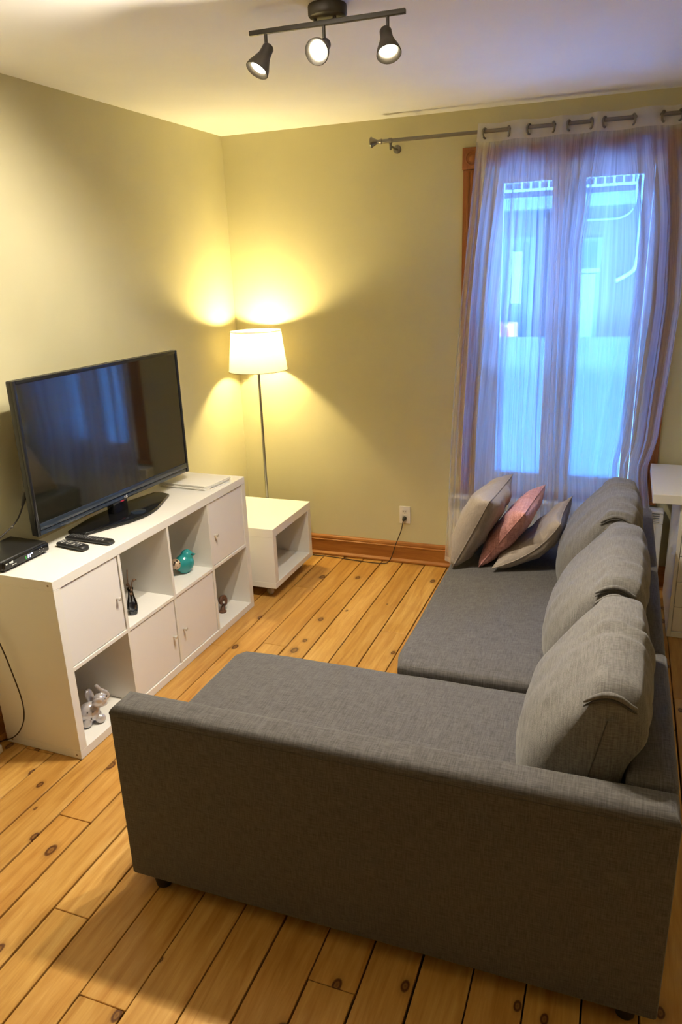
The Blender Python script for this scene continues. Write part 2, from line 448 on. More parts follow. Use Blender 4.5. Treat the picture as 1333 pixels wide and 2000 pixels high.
tag(obj('snowy_ground', box(nb(), -14, 16, 0.26, 20, -0.3, -0.05), M['snow']), 'snow covered ground outside the window', 'ground')
bpy.data.objects['snowy_ground']['kind'] = 'structure'
FY = 6.0
bld = thing('brick_building', 'brick building with balcony and pale pipes seen through the window', 'building', (1.5, FY, -0.049))
def bpart(name, bm, m, parent=bld, auto=None):
    o = obj(name, bm, m, None, auto=auto); o.data.transform(Matrix.Translation((-1.5, -FY, 0.049))); o.parent = parent; return o
bpart('facade', box(nb(), -8, 11, FY, FY+0.4, -0.049, 4.4), M['brick'])
bpart('balcony_slab', box(nb(), -2.5, 2.30, FY-0.9, FY-0.01, 2.36, 2.50, 0.01, 1), M['conc'])
bm = nb(); box(bm, -2.5, 2.30, FY-0.88, FY-0.84, 3.25, 3.30); box(bm, -2.5, 2.30, FY-0.88, FY-0.84, 2.56, 2.59)
M['railp'] = mat('rail_paint', (0.17, 0.18, 0.18), 0.5)
rail = bpart('railing', bm, M['railp'])
for k in range(48):
    bm = nb(); x = -2.45 + k*0.1; box(bm, x, x+0.022, FY-0.872, FY-0.848, 2.59, 3.25); bpart('baluster', bm, M['railp'], rail)
M['wdark'] = mat('far_glass', (0.02, 0.035, 0.045), 0.15)
M['pale'] = mat('pale_panel', (0.26, 0.30, 0.27), 0.5)
d = bpart('door_frame', box(nb(), 0.62, 1.14, FY-0.06, FY-0.001, -0.049, 2.10, 0.01, 1), M['conc'])
bpart('door_panel', box(nb(), 0.68, 1.08, FY-0.075, FY-0.061, 0.0, 2.02), M['wdark'], d)
bpart('pale_blind', box(nb(), 0.87, 1.00, FY-0.085, FY-0.076, 1.28, 1.92), M['pale'], d)
d = bpart('window_surround', box(nb(), 1.52, 1.95, FY-0.05, FY-0.001, 0.55, 2.05, 0.01, 1), M['conc'])
bpart('window_pane', box(nb(), 1.57, 1.90, FY-0.06, FY-0.051, 1.70, 2.0), M['wdark'], d)
bpart('window_pane', box(nb(), 1.57, 1.90, FY-0.06, FY-0.051, 0.62, 1.62), M['railp'], d)
bpart('window_rail', box(nb(), 1.52, 1.95, FY-0.075, FY-0.0515, 1.635, 1.685), M['railp'], d)
bm = nb(); tube(bm, smooth_path([(2.37, FY-0.05, 4.2), (2.37, FY-0.05, 3.0), (2.37, FY-0.05, 2.0), (2.36, FY-0.05, 1.72), (2.30, FY-0.06, 1.62), (2.14, FY-0.10, 1.53)], 6), 0.026, 8); bpart('drain_pipe', bm, M['pale'], auto=60)
bm = nb(); tube(bm, smooth_path([(2.30, FY-0.03, 4.2), (2.30, FY-0.03, 2.7), (2.28, FY-0.03, 2.38), (2.16, FY-0.03, 2.27), (1.95, FY-0.03, 2.255), (1.4, FY-0.03, 2.27)], 6), 0.014, 8); bpart('conduit', bm, M['pale'], auto=60)
# parked car, its rear end just above the frosted film
car = thing('parked_car', 'red parked car partly visible above the frosted film outside', 'car', (-0.10, 4.4, -0.049))
M['carred'] = mat('car_paint', (0.60, 0.06, 0.05), 0.25)
M['cartail'] = mat('tail_lamp', (0.9, 0.25, 0.28), 0.2)
M['carwin'] = mat('car_window', (0.10, 0.14, 0.18), 0.1)
def xprism(poly, y0, y1, bev):
    bm = nb(); a = [bm.verts.new((x, y0, z)) for x, z in poly]; b = [bm.verts.new((x, y1, z)) for x, z in poly]
    bm.faces.new(a); bm.faces.new(list(reversed(b))); bridge(bm, a, b)
    bmesh.ops.recalc_face_normals(bm, faces=bm.faces)
    bmesh.ops.bevel(bm, geom=list(bm.edges), offset=bev, segments=2, profile=0.5, affect='EDGES'); return bm
obj('car_body', xprism([(-3.1, 0.3), (-3.1, 0.85), (-2.2, 1.10), (0.85, 1.20), (1.10, 1.12), (1.15, 0.35)], -0.85, 0.85, 0.06), M['carred'], car, auto=40)
obj('car_cabin', xprism([(-2.0, 1.12), (-1.2, 1.66), (0.1, 1.66), (0.72, 1.19)], -0.75, 0.75, 0.05), M['carwin'], car, auto=40)
for s in (-0.66, 0.66): obj('tail_light', box(nb(), 0.98, 1.165, s-0.21, s+0.21, 0.90, 1.15, 0.03, 2), M['cartail'], car)
for x in (-2.35, 0.35):
    for s in (-0.86, 0.70):
        bm = nb(); lathe(bm, [(0.16, 0), (0.31, 0.01), (0.325, 0.05), (0.325, 0.13), (0.31, 0.16), (0.16, 0.165)], 24, (x, s, 0.326), (0, 1, 0)); obj('wheel', bm, M['foot'], car, auto=40)

# ------------------------------------------------------------------ sectional sofa
SX, SY = 2.527, -2.800
sofa = thing('sectional_sofa', 'grey woven corner sofa with chaise and low padded arm', 'sofa', (SX, SY, 0), 0.006)
def sp(name, bm, m=None, auto=35, parent=None): return obj(name, bm, m or M['sofa'], parent or sofa, auto=auto)
L = 1.517
# arm: panel with rolled padded top
def slab(x0, x1, y0, y1, z0, z1, bev, seg=4, div=0.06):
    return box(nb(), x0, x1, y0, y1, z0, z1, bev, seg)
bm = box(nb(), -L, 0, 0, 0.108, 0.052, 0.656)
bmesh.ops.bevel(bm, geom=[e for e in bm.edges if min(v.co.z for v in e.verts) > 0.5], offset=0.034, segments=6, profile=0.5, affect='EDGES')
bmesh.ops.bevel(bm, geom=[e for e in bm.edges if max(v.co.z for v in e.verts)-min(v.co.z for v in e.verts) > 0.4 or max(v.co.z for v in e.verts) < 0.06], offset=0.008, segments=2, profile=0.5, affect='EDGES')
arm = sp('armrest', bm)
bm = nb(); tube(bm, [(-L+0.03, 0.0002, 0.622), (-0.03, 0.0002, 0.622)], 0.0014, 6); sp('seam', bm, M['seam'], parent=arm)
# chaise base + seat
sp('chaise_base', slab(-L+0.012, -0.10, 0.110, 0.762, 0.052, 0.340, 0.012, 2))
def pad(x0, x1, y0, y1, z0, z1, crown=0.012, rc=0.05, re=0.022, nx=40, ny=40, corner=None):
    """upholstered seat pad with rounded plan corners, soft edges and a slight crown"""
    bm = nb(); cx, cy = (x0+x1)/2, (y0+y1)/2; hx, hy = (x1-x0)/2, (y1-y0)/2
    n = 96; outline = []
    for i in range(n):
        a = 2*PI*i/n; p = 2.0/ (hx+hy)
        # rounded rectangle outline by arc-length-like superposition
        c, s = math.cos(a), math.sin(a); k = 1.0/max(abs(c)/hx, abs(s)/hy); x, y = c*k, s*k
        dx, dy = hx-rc, hy-rc
        if abs(x) > dx and abs(y) > dy:
            ex, ey = abs(x)-dx, abs(y)-dy; l = math.hypot(ex, ey)
            ex, ey = ex/l*rc, ey/l*rc
            x, y = math.copysign(dx+ex, x), math.copysign(dy+ey, y)
        outline.append((x, y))
    levels = [(0.0, 0.012), (0.0, 0.0), (None, 0.0)]
    rings = []
    def addring(inset, z):
        rings.append([bm.verts.new((cx + x*(1-inset/hx), cy + y*(1-inset/hy), z)) for x, y in outline])
    addring(0.012, z0); addring(0.0, z0+0.014); addring(0.0, z1-re)
    for q in (30, 60, 90):
        a = math.radians(q); addring(re*(1-math.cos(a)), z1-re+re*math.sin(a))
    for t in (0.15, 0.35, 0.6, 0.85):
        rings.append([bm.verts.new((cx + x*(1-re/hx)*(1-t), cy + y*(1-re/hy)*(1-t), z1 + crown*(1-(1-t)**2))) for x, y in outline])
    for a, b in zip(rings[:-1], rings[1:]): bridge(bm, a, b)
    bm.faces.new(list(reversed(rings[0]))); bm.faces.new(rings[-1])
    for v in bm.verts:
        v.co.z += 0.004*noise.noise(v.co*5.0)*(1 if v.co.z > z1-0.03 else 0)
    return bm
sp('chaise_seat', pad(-L+0.006, -0.125, 0.112, 0.772, 0.341, 0.440), auto=50)
sp('sofa_base', slab(-0.880, -0.10, 0.778, 2.290, 0.052, 0.335, 0.012, 2))
sp('pull_out_front', slab(-0.895, -0.882, 0.79, 2.285, 0.06, 0.33, 0.005, 2))
sp('sofa_seat', pad(-0.898, -0.125, 0.776, 2.292, 0.337, 0.465), auto=50)
sp('backrest', slab(-0.118, 0.0, 0.1095, 0.772, 0.052, 0.655, 0.020, 4))
sp('backrest', slab(-0.118, -0.002, 0.775, 2.292, 0.052, 0.645, 0.020, 4))
for (x, y) in ((-L+0.085, 0.040), (-0.07, 0.045), (-0.82, 2.2), (-0.07, 2.2), (-0.82, 0.9), (-0.07, 0.9), (-L+0.075, 0.70)):
    bm = nb(); lathe(bm, [(0.020, 0.0005), (0.024, 0.004), (0.030, 0.040), (0.031, 0.0515)], 18, (x, y, 0)); sp('leg', bm, M['foot'])

# loose back cushions
def catmull_closed(P, n):
    out = []; k = len(P)
    for i in range(n):
        s = i/n*k; j = int(s); t = s-j
        p0, p1, p2, p3 = (Vector(P[(j+q) % k]) for q in (-1, 0, 1, 2))
        out.append(0.5*((2*p1)+(p2-p0)*t+(2*p0-5*p1+4*p2-p3)*t*t+(3*p1-p0-3*p2+p3)*t**3))
    return out
MID = [(-0.235, 0.012), (-0.262, 0.050), (-0.265, 0.130), (-0.235, 0.225), (-0.170, 0.320), (-0.100, 0.385), (-0.062, 0.418), (-0.020, 0.428), (0.030, 0.420), (0.050, 0.400),
       (0.070, 0.340), (0.068, 0.270), (0.022, 0.205), (0.014, 0.130), (-0.005, 0.060), (-0.020, 0.012), (-0.075, 0.000), (-0.16, 0.000)]
END = [(-0.195, 0.022), (-0.205, 0.050), (-0.200, 0.130), (-0.165, 0.225), (-0.115, 0.310), (-0.085, 0.365), (-0.062, 0.398), (-0.018, 0.404), (0.026, 0.396), (0.040, 0.380),
       (0.052, 0.330), (0.050, 0.270), (0.018, 0.205), (0.006, 0.130), (-0.010, 0.060), (-0.022, 0.022), (-0.075, 0.012), (-0.14, 0.012)]
def back_cushion(label, loc, rz, half, seed, sx=1.0, sz=1.0, lean=0.0):
    t = thing('back_cushion', label, 'cushion', loc, rz, 'loose grey back cushions along the sofa back')
    n = 84; mid = catmull_closed(MID, n); end = catmull_closed(END, n)
    bm = nb(); rings = []; K = 44
    off = Vector((seed*3.7, seed*1.9, seed*5.3))
    cseam = Vector((-0.065, 0.20))
    for i in range(K+1):
        s = -1 + 2*i/K; e = abs(s)**3.2; rg = []
        # soft rounding of the last bit
        rnd = 1.0 - 0.10*max(0, (abs(s)-0.90)/0.10)**2
        for k in range(n):
            p = mid[k]*(1-e) + end[k]*e; p = cseam + (p-cseam)*rnd
            top = max(0.0, (p.y-0.30)/0.13)
            hl = half*(1.0 - 0.045*top)
            y = hl*s
            v = Vector((p.x*sx, y, p.y*sz))
            q = Vector((v.x*6, v.y*16, v.z*6)) + off
            amp = 0.010*min(1, max(0, (v.z-0.08)/0.12))
            # arching wrinkles that cross the top and the face
            wr = math.sin(v.y*62 + 5*noise.noise(Vector((v.x*5, v.y*5, v.z*5))+off) + 14*(v.z-0.3)*s)
            wm = max(0, noise.noise(Vector((v.x*3, v.y*7, v.z*4))+off*2)+0.15)
            dsp = amp*noise.noise(q) + 0.0105*wr*wm*min(1, max(0, (v.z-0.16)/0.1))
            nrm = Vector((p.x-cseam.x, 0, p.y-cseam.y)).normalized()
            v += nrm*dsp; v.z = max(v.z, 0.0); v.x += lean*v.z
            rg.append(bm.verts.new(v))
        rings.append(rg)
    for a, b in zip(rings[:-1], rings[1:]): bridge(bm, a, b)
    # domed end panels closing on the centre seam
    for sgn, rg in ((-1, rings[0]), (1, rings[-1])):
        prev = rg
        for q in (0.05, 0.12, 0.25, 0.45, 0.7, 1.0):
            cur = []
            for v in rg:
                zc = min(max(v.co.z, 0.10*sz), 0.335*sz); a_ = (zc/sz-0.10)/0.235
                c = Vector(((-0.085+0.050*a_)*sx + lean*zc, v.co.y, zc))
                w_ = v.co.lerp(c, q); w_.y += sgn*0.024*math.sin(q*PI/2)*(1-0.55*a_); cur.append(bm.verts.new(w_))
            bridge(bm, prev, cur); prev = cur
    bmesh.ops.remove_doubles(bm, verts=bm.verts, dist=0.00005); bmesh.ops.dissolve_degenerate(bm, dist=0.00005, edges=bm.edges)
    o = obj('cushion_cover', bm, M['cush'], t, auto=70)
    o.data.materials[0] = M['cush']
    # rolled fold of the top corner and the centre seam on the end panel
    for sgn in (-1, 1):
        yy = sgn*half*0.958
        def fold(dy, dz, rad, m, name, par):
            pts = []
            for k in range(9):
                a = k/8; x = (-0.092 + 0.122*a)*sx; z = (0.372 + 0.030*math.sin(PI*min(1, a*1.05)) + 0.002*a)*sz
                pts.append((x+lean*z, yy + sgn*(dy + 0.004*math.sin(PI*a)), z+dz))
            pp = smooth_path(pts, 3); return obj(name, tube(nb(), pp, [rad*(0.25+0.75*math.sin(PI*q_/(len(pp)-1))**0.5) for q_ in range(len(pp))], 8), m, par, smooth=True)
        f_ = fold(0.004, -0.006, 0.0078, M['cush'], 'corner_fold', t)
        fold(0.0065, -0.0165, 0.0042, M['seam'], 'fold_gap_shade', f_)  # thin dark tube painting in the shade of the gap under the fold
        pts = []
        for k in range(10):
            a_ = 1-k/9; zc = (0.10+0.235*a_)*sz
            pts.append(((-0.085+0.050*a_)*sx + lean*zc, sgn*(half*(1-0.045*max(0, (zc/sz-0.30)/0.13)) + 0.0242*(1-0.55*a_)), zc))
        pts.append((pts[-1][0]-0.006, pts[-1][1]-sgn*0.003, 0.06*sz)); 
        obj('seam', tube(nb(), smooth_path(pts, 3), 0.0016, 6), M['seam'], t, smooth=True)
    return t
CX = 2.385
back_cushion('grey back cushion nearest the sofa arm, biggest of the three', (CX+0.005, -2.372, 0.4535), 0.0, 0.290, 1, 1.0, 1.0)
back_cushion('middle grey back cushion between the two other grey back cushions', (CX+0.008, -1.72, 0.4785), -0.015, 0.316, 2, 1.0, 0.95)
back_cushion('dark grey back cushion nearest the window behind the small pillows', (CX-0.012, -1.080, 0.4785), 0.015, 0.280, 3, 0.98, 0.97)

# throw pillows : square, pinched corners
def throw_pillow(label, O, A, B, thick, m, seed, bend=0.0, wr=0.004):
    """O = low near corner, A = vector up the near side, B = vector along the seat"""
    O, A, B = Vector(O), Vector(A), Vector(B); Nn = A.cross(B).normalized()
    ctr = O + (A+B)/2
    base = Vector((ctr.x, ctr.y, 0.478))
    t = thing('throw_pillow', label, 'pillow', base, 0, None)
    bm = nb(); n = 36; off = Vector((seed*2.3, seed*4.1, seed)); grid = {}
    for side in (1, -1):
        for i in range(n+1):
            for j in range(n+1):
                u, v = -1+2*i/n, -1+2*j/n
                edge = (i in (0, n) or j in (0, n))
                if side == -1 and edge: grid[(side, i, j)] = grid[(1, i, j)]; continue
                # sides pulled in, corners stay
                pu = u*(1-0.10*(1-v*v)**1.0*abs(u)**3); pv = v*(1-0.10*(1-u*u)**1.0*abs(v)**3)
                h = (thick[0] if side == 1 else thick[1])*((1-u**4)*(1-v**4))**0.48*(0.80+0.20*(1-u*u)*(1-v*v)) if not edge else 0.0
                p = A*(pu/2) + B*(pv/2)
                q = Vector((u*2.2, v*2.2, side))+off
                d = wr*noise.noise(q*1.3) + wr*0.8*math.sin(9*(u-v)+4*noise.noise(q))*max(0, noise.noise(q*0.8+off))
                co = p + Nn*side*(h + (d if not edge else 0)) + Nn*bend*((u*u)-0.4)
                grid[(side, i, j)] = bm.verts.new(co)
        for i in range(n):
            for j in range(n):
                f = (grid[(side, i, j)], grid[(side, i+1, j)], grid[(side, i+1, j+1)], grid[(side, i, j+1)])
                bm.faces.new(f if side == 1 else tuple(reversed(f)))
    zmin = min(v.co.z for v in bm.verts)
    shift = (0.470 - ctr.z) - zmin
    for v in bm.verts: v.co += ctr - base; 
    zmin = min(v.co.z for v in bm.verts)
    for v in bm.verts: v.co.z += 0.0015 - zmin
    obj('pillow_cover', bm, m, t, smooth=True)
    bm = nb(); pts = []
    k = 60
    for q in range(k+1):
        s = (q % k)/k*4; e = int(s); f = -1+2*(s-e)
        u, v = ((f, -1), (1, f), (-f, 1), (-1, -f))[e]
        pu = u*(1-0.10*(1-v*v)*abs(u)**3); pv = v*(1-0.10*(1-u*u)*abs(v)**3)
        pts.append(ctr-base + A*(pu/2) + B*(pv/2) + Nn*bend*((u*u)-0.4) + Vector((0, 0, 0.0015 - zmin)))
    tube(bm, pts, 0.0026, 6); obj('edge_piping', bm, m, t, smooth=True)
    return t
throw_pillow('plain beige throw pillow standing left of the pink one', (1.650, -1.13, 0.47), (0.175, -0.085, 0.360), (0.035, 0.47, 0.0), (0.100, 0.064), M['beige'], 1, 0.0, 0.012)
throw_pillow('pink crinkled throw pillow between the two beige ones', (1.765, -1.09, 0.47), (0.205, -0.07, 0.300), (0.04, 0.47, 0.0), (0.062, 0.056), M['pink'], 2, 0.0, 0.008)
throw_pillow('slouched beige throw pillow leaning on the dark grey cushion', (1.850, -1.14, 0.47), (0.285, 0.05, 0.225), (0.02, 0.42, 0.0), (0.054, 0.058), M['beige'], 5, 0.040, 0.012)

# ------------------------------------------------------------------ cube shelf unit (4 x 2)
KX, KY, KA = 0.4266, -2.3383, -0.01586
KL, KH, KD = 1.47, 0.77, 0.385
kal = thing('cube_shelf', 'low white cube shelf with eight compartments and four doors', 'shelf', (KX, KY, 0), KA)
TH, TI = 0.038, 0.016
kp = lambda name, bm, m=None, parent=None: obj(name, bm, m or M['white'], parent or kal)
kp('top_panel', box(nb(), -KD, 0, 0, KL, KH-TH, KH, 0.0012, 1))
kp('bottom_panel', box(nb(), -KD, 0, 0, KL, 0.001, TH, 0.0012, 1))
side = kp('side_panel', box(nb(), -KD, 0, 0, TH, TH, KH-TH, 0.0008, 1))
kp('side_panel', box(nb(), -KD, 0, KL-TH, KL, TH, KH-TH, 0.0008, 1))
CW = (KL-2*TH-3*TI)/4; CH = (KH-2*TH-TI)/2
for c in range(3):
    y = TH + (c+1)*CW + c*TI
    kp('divider', box(nb(), -KD, -0.0015, y, y+TI, TH, KH-TH, 0.0008, 1))
for c in range(4):
    y = TH + c*(CW+TI)
    kp('shelf_board', box(nb(), -KD, -0.0015, y, y+CW, TH+CH, TH+CH+TI, 0.0008, 1))
def kdoor(c, r, knob):
    y = TH + c*(CW+TI); z = TH + r*(CH+TI)
    d = kp('door', box(nb(), -0.024, -0.006, y+0.003, y+CW-0.003, z+0.003, z+CH-0.003, 0.0015, 2), M['door'])
    ky = y+CW-0.035 if knob == 'r' else y+0.035
    bm = nb(); lathe(bm, [(0.004, 0), (0.004, 0.010), (0.0075, 0.013), (0.0085, 0.018), (0.007, 0.022), (0.001, 0.023)], 16, (-0.006, ky, z+CH*0.47), (1, 0, 0))
    obj('knob', bm, M['knob'], d, auto=40)
kdoor(0, 1, 'r'); kdoor(1, 0, 'r'); kdoor(2, 0, 'l'); kdoor(3, 1, 'l')
for (x, z) in ((-0.022, 0.018), (-0.022, KH-0.018), (-KD+0.03, 0.018), (-KD+0.03, KH-0.018)):
    bm = nb(); lathe(bm, [(0.0042, 0), (0.0042, 0.0012), (0.003, 0.0018)], 12, (x, 0.0003, z), (0, -1, 0)); kp('screw_cap', bm, M['screw'])
def kw(x, y, z):   # shelf-local to world
    c, s = math.cos(KA), math.sin(KA); return Vector((KX + c*x - s*y, KY + s*x + c*y, z))
CELL_Z0, CELL_Z1 = TH, TH+CH+TI

# ------------------------------------------------------------------ television
TVX, TVY, TVZ, TVA, TVW, TVH = 0.201, -1.589, 0.84, 1.516, 1.044, 0.622
tv = thing('television', 'black flat-screen television on the white cube shelf', 'television', (TVX, TVY, 0.7705), TVA - 0.0)
# local: x along the screen (left in picture = -x), -y = screen normal towards the room
zb = TVZ-0.7705
def tvp(name, bm, m, parent=tv, auto=35): return obj(name, bm, m, parent, auto=auto)
fr = 0.016; chin = 0.038
bm = nb(); hw = TVW/2
box(bm, -hw, hw, 0.0, 0.030, zb, zb+TVH, 0.006, 3)
case = tvp('casing', bm, M['blkm'])
bm = nb(); box(bm, -hw+0.16, hw-0.16, 0.0302, 0.062, zb+0.06, zb+TVH-0.16, 0.012, 3); tvp('rear_bulge', bm, M['blkm'])
bm = nb()
box(bm, -hw, -hw+fr, -0.008, 0.004, zb, zb+TVH, 0.003, 2); box(bm, hw-fr, hw, -0.008, 0.004, zb, zb+TVH, 0.003, 2)
box(bm, -hw+fr, hw-fr, -0.008, 0.004, zb+TVH-fr, zb+TVH, 0.003, 2)
tvp('bezel', bm, M['bezel'])
bm = nb(); box(bm, -hw+fr, hw-fr, -0.009, 0.004, zb+0.022, zb+chin+0.012, 0.004, 2); box(bm, -hw+fr, hw-fr, -0.005, 0.004, zb, zb+0.021, 0.004, 2)
ch = tvp('chin', bm, M['chin'])
bm = nb(); box(bm, -hw+fr, hw-fr, -0.004, -0.0005, zb+chin+0.012, zb+TVH-fr); tvp('screen', bm, M['screen'])
text_obj('logo', 'LG', 0.018, M['mark'], ch, Matrix.Translation((0.02, -0.0055, zb+0.010)) @ Matrix.Rotation(PI/2, 4, 'X'))
bm = nb(); box(bm, -0.018, 0.004, -0.006, 0.0, zb-0.006, zb-0.0005, 0.001, 1); obj('power_light', bm, M['red'], ch)
bm = nb(); box(bm, -0.055, 0.045, 0.008, 0.052, 0.010, zb+0.03, 0.008, 3); neck = tvp('neck', bm, M['blk'])
poly = [(-0.30, 0.06), (-0.315, 0.02), (-0.30, -0.035), (-0.10, -0.115), (-0.03, -0.128), (0.03, -0.128), (0.10, -0.115), (0.30, -0.035), (0.315, 0.02), (0.30, 0.06), (0.12, 0.095), (-0.12, 0.095)]
bm = nb(); prism(bm, poly, 0.0005, 0.014, 0.005); base = tvp('stand_base', bm, M['blk'])
bm = nb(); lathe(bm, [(0.035, 0.0), (0.035, 0.003), (0.028, 0.005), (0.001, 0.0055)], 24, (0.01, -0.075, 0.0142)); obj('base_disc', bm, M['chin'], base, auto=40)
# antenna / power lead that leaves the back of the set
pts = [at(50, 958, x=0.135), at(47, 975, x=0.120), at(43, 993, x=0.105), at(34, 1015, x=0.09), at(22, 1030, x=0.08), at(0, 1050, x=0.07), at(-30, 1075, x=0.06)]
lead = tag(obj('television_cable', tube(nb(), smooth_path(pts, 6), 0.0032, 8), M['cable'], None, smooth=True), 'thin black cable running down behind the television', 'cable')
bm = nb(); tube(bm, [at(49.5, 962, x=0.1345), at(47, 975, x=0.120), at(44, 988, x=0.109)], [0.006, 0.0085, 0.005], 10); obj('plug', bm, M['cable'], lead, smooth=True)
bm = nb(); ellipsoid(bm, at(23, 1029.5, x=0.0805), (0.007, 0.007, 0.007), 12); obj('cable_clip', bm, M['nickel'], lead, smooth=True)

# ------------------------------------------------------------------ things on the shelf top
TOPZ = KH + 0.0005
# receiver box : long front faces the room
rb = thing('receiver_box', 'black set-top receiver box on the near end of the shelf', 'receiver', (0.060, -2.195, TOPZ), KA-0.02)
bm = nb(); box(bm, -0.10, 0.125, -0.125, 0.118, 0.006, 0.046, 0.008, 3); obj('body', bm, M['blkm'], rb, auto=35)
bm = nb(); box(bm, 0.1255, 0.138, -0.120, 0.113, 0.009, 0.043, 0.006, 3); fp = obj('front_panel', bm, M['blk'], rb, auto=35)
bm = nb(); box(bm, 0.1382, 0.1390, -0.002, 0.002, 0.018, 0.030); box(bm, 0.1382, 0.1390, 0.008, 0.012, 0.018, 0.030); box(bm, 0.1382, 0.1390, 0.014, 0.024, 0.028, 0.031); obj('display', bm, M['led'], fp)
bm = nb(); box(bm, 0.1382, 0.1388, -0.014, -0.011, 0.017, 0.030); obj('green_light', bm, M['ledg'], fp)
bm = nb(); box(bm, 0.1382, 0.1388, -0.112, -0.104, 0.030, 0.035); box(bm, 0.1382, 0.1388, -0.094, -0.087, 0.029, 0.035); box(bm, 0.1382, 0.1388, -0.085, -0.076, 0.028, 0.036); box(bm, 0.1382, 0.1388, -0.084, -0.062, 0.019, 0.021); obj('printed_mark', bm, M['mark'], fp)
for q in range(5):
    a = q*2*PI/5; bm = nb(); ellipsoid(bm, (0.1385, 0.070+0.011*math.cos(a), 0.026+0.009*math.sin(a)), (0.0012, 0.002, 0.002), 10); obj('button', bm, M['keyl'], fp, smooth=True)
for x in (-0.09, 0.11):
    for y in (-0.11, 0.10):
        bm = nb(); lathe(bm, [(0.008, 0), (0.008, 0.0065)], 12, (x, y, 0)); obj('foot', bm, M['foot'], rb)

def remote(label, p0, p1, wd, hgt, big):
    p0, p1 = Vector(p0), Vector(p1); d = p1-p0; ln = d.length; a = math.atan2(d.y, d.x); c = (p0+p1)/2
    t = thing('remote_control', label, 'remote', (c.x, c.y, TOPZ), a, 'remote controls on the shelf')
    n = 18; bm = nb(); rings = []
    for i in range(n+1):
        s = i/n; x = -ln/2 + ln*s; wv = wd*(1 - (0.10*math.sin(PI*s) if big else 0.0)); e = min(s, 1-s); k = min(1, (e+0.005)/0.05)**0.5
        hw_, hh = wv/2*(0.6+0.4*k), hgt*(0.55+0.45*k)
        prof = [(-hw_*0.75, 0.0006), (hw_*0.75, 0.0006), (hw_, hh*0.45), (hw_*0.96, hh*0.85), (hw_*0.8, hh), (-hw_*0.8, hh), (-hw_*0.96, hh*0.85), (-hw_, hh*0.45)]
        rings.append([bm.verts.new((x, y, z)) for y, z in prof])
    for r0, r1 in zip(rings[:-1], rings[1:]): bridge(bm, r0, r1)
    bm.faces.new(rings[0]); bm.faces.new(rings[-1]); obj('remote_body', bm, M['blkm'], t, auto=50)
    rr = random.Random(3 if big else 4); rows, cols = (13, 3) if big else (8, 4)
    kb = nb(); box(kb, -0.004, 0.004, -0.0035, 0.0035, 0, 0.0022, 0.001, 1); me = None
    for r in range(rows):
        for q in range(cols):
            x = -ln*0.43 + (r+0.5)/rows*ln*(0.80 if big else 0.78); y = (q-(cols-1)/2)*wd*(0.25 if big else 0.205)
            if me is None:
                o = obj('key', kb, M['key'], t); me = o.data; mel = me.copy(); mel.materials.clear(); mel.materials.append(M['keyl'])
            else:
                lite = (big and (r in (6, 7)) and q == 1) or (big and r in (10, 12) and q == 0) or (not big and rr.random() < 0.45)
                o = bpy.data.objects.new('key', mel if lite else me); COL.objects.link(o); o.parent = t
            o.location = (x, y, hgt)
    return t
remote('long black remote control lying behind the short one', (0.165, -1.935, 0), (0.400, -1.945, 0), 0.046, 0.018, True)
remote('short black remote control with grey keys beside the receiver box', (0.185, -2.010, 0), (0.340, -2.035, 0), 0.046, 0.020, False)

# folded paper pad on the far end
pd = thing('paper_pad', 'stack of folded white papers on the far end of the shelf', 'papers', (0.262, -1.055, TOPZ), -0.06)
rng = random.Random(2)
for i in range(4):
    bm = nb(); dx = rng.uniform(-0.003, 0.003); dy = rng.uniform(-0.003, 0.003); z0 = i*0.0062
    n = 12; vs_ = {}
    poly = [(-0.155, -0.105), (0.125, -0.108), (0.150, -0.085), (0.158, 0.07), (0.150, 0.100), (-0.150, 0.105)]
    prism(bm, [(x+dx, y+dy) for x, y in poly], z0, z0+0.0060, 0.0018)
    for v in bm.verts: v.co.z += 0.0025*(v.co.x/0.15)**2*(i/3.0)
    obj('sheet', bm, M['paper'], pd, auto=40)

# ornaments
def remeshed(name, bm, m, parent, vox=0.004, sm=6):
    o = obj(name, bm, m, parent, smooth=True)
    r = o.modifiers.new('join', 'REMESH'); r.mode = 'VOXEL'; r.voxel_size = vox; r.use_smooth_shade = True
    s = o.modifiers.new('soft', 'SMOOTH'); s.factor = 0.5; s.iterations = sm
    return o
# silver elephant (near lower compartment)
p = kw(-0.085, 0.185, CELL_Z0)
el = thing('elephant_figurine', 'silver spotted elephant figurine with raised trunk in the lower near compartment', 'figurine', (p.x, p.y, p.z+0.0005), -0.50)
bm = nb()
ellipsoid(bm, (0, -0.012, 0.055), (0.036, 0.044, 0.045))
for s in (-1, 1):
    ellipsoid(bm, (s*0.022+0.004, 0.022, 0.020), (0.016, 0.022, 0.020)); ellipsoid(bm, (s*0.022, -0.035, 0.020), (0.017, 0.020, 0.020))
ellipsoid(bm, (0.010, 0.036, 0.096), (0.031, 0.030, 0.031)); ellipsoid(bm, (0.012, 0.050, 0.080), (0.018, 0.016, 0.016))
tube(bm, smooth_path([(0.012, 0.052, 0.092), (0.014, 0.070, 0.100), (0.010, 0.066, 0.122), (0.004, 0.046, 0.138), (0.002, 0.036, 0.156), (0.0, 0.028, 0.166)], 5), 0.0085, 10)
remeshed('body', bm, M['silver'], el, 0.0035)
for s in (-1, 1):
    bm = nb(); ellipsoid(bm, (s*0.040, 0.012, 0.106), (0.010, 0.022, 0.030), 16, Matrix.Rotation(s*0.5, 3, 'Y') @ Matrix.Rotation(-s*0.4, 3, 'Z')); obj('ear', bm, M['silver'], el, smooth=True)
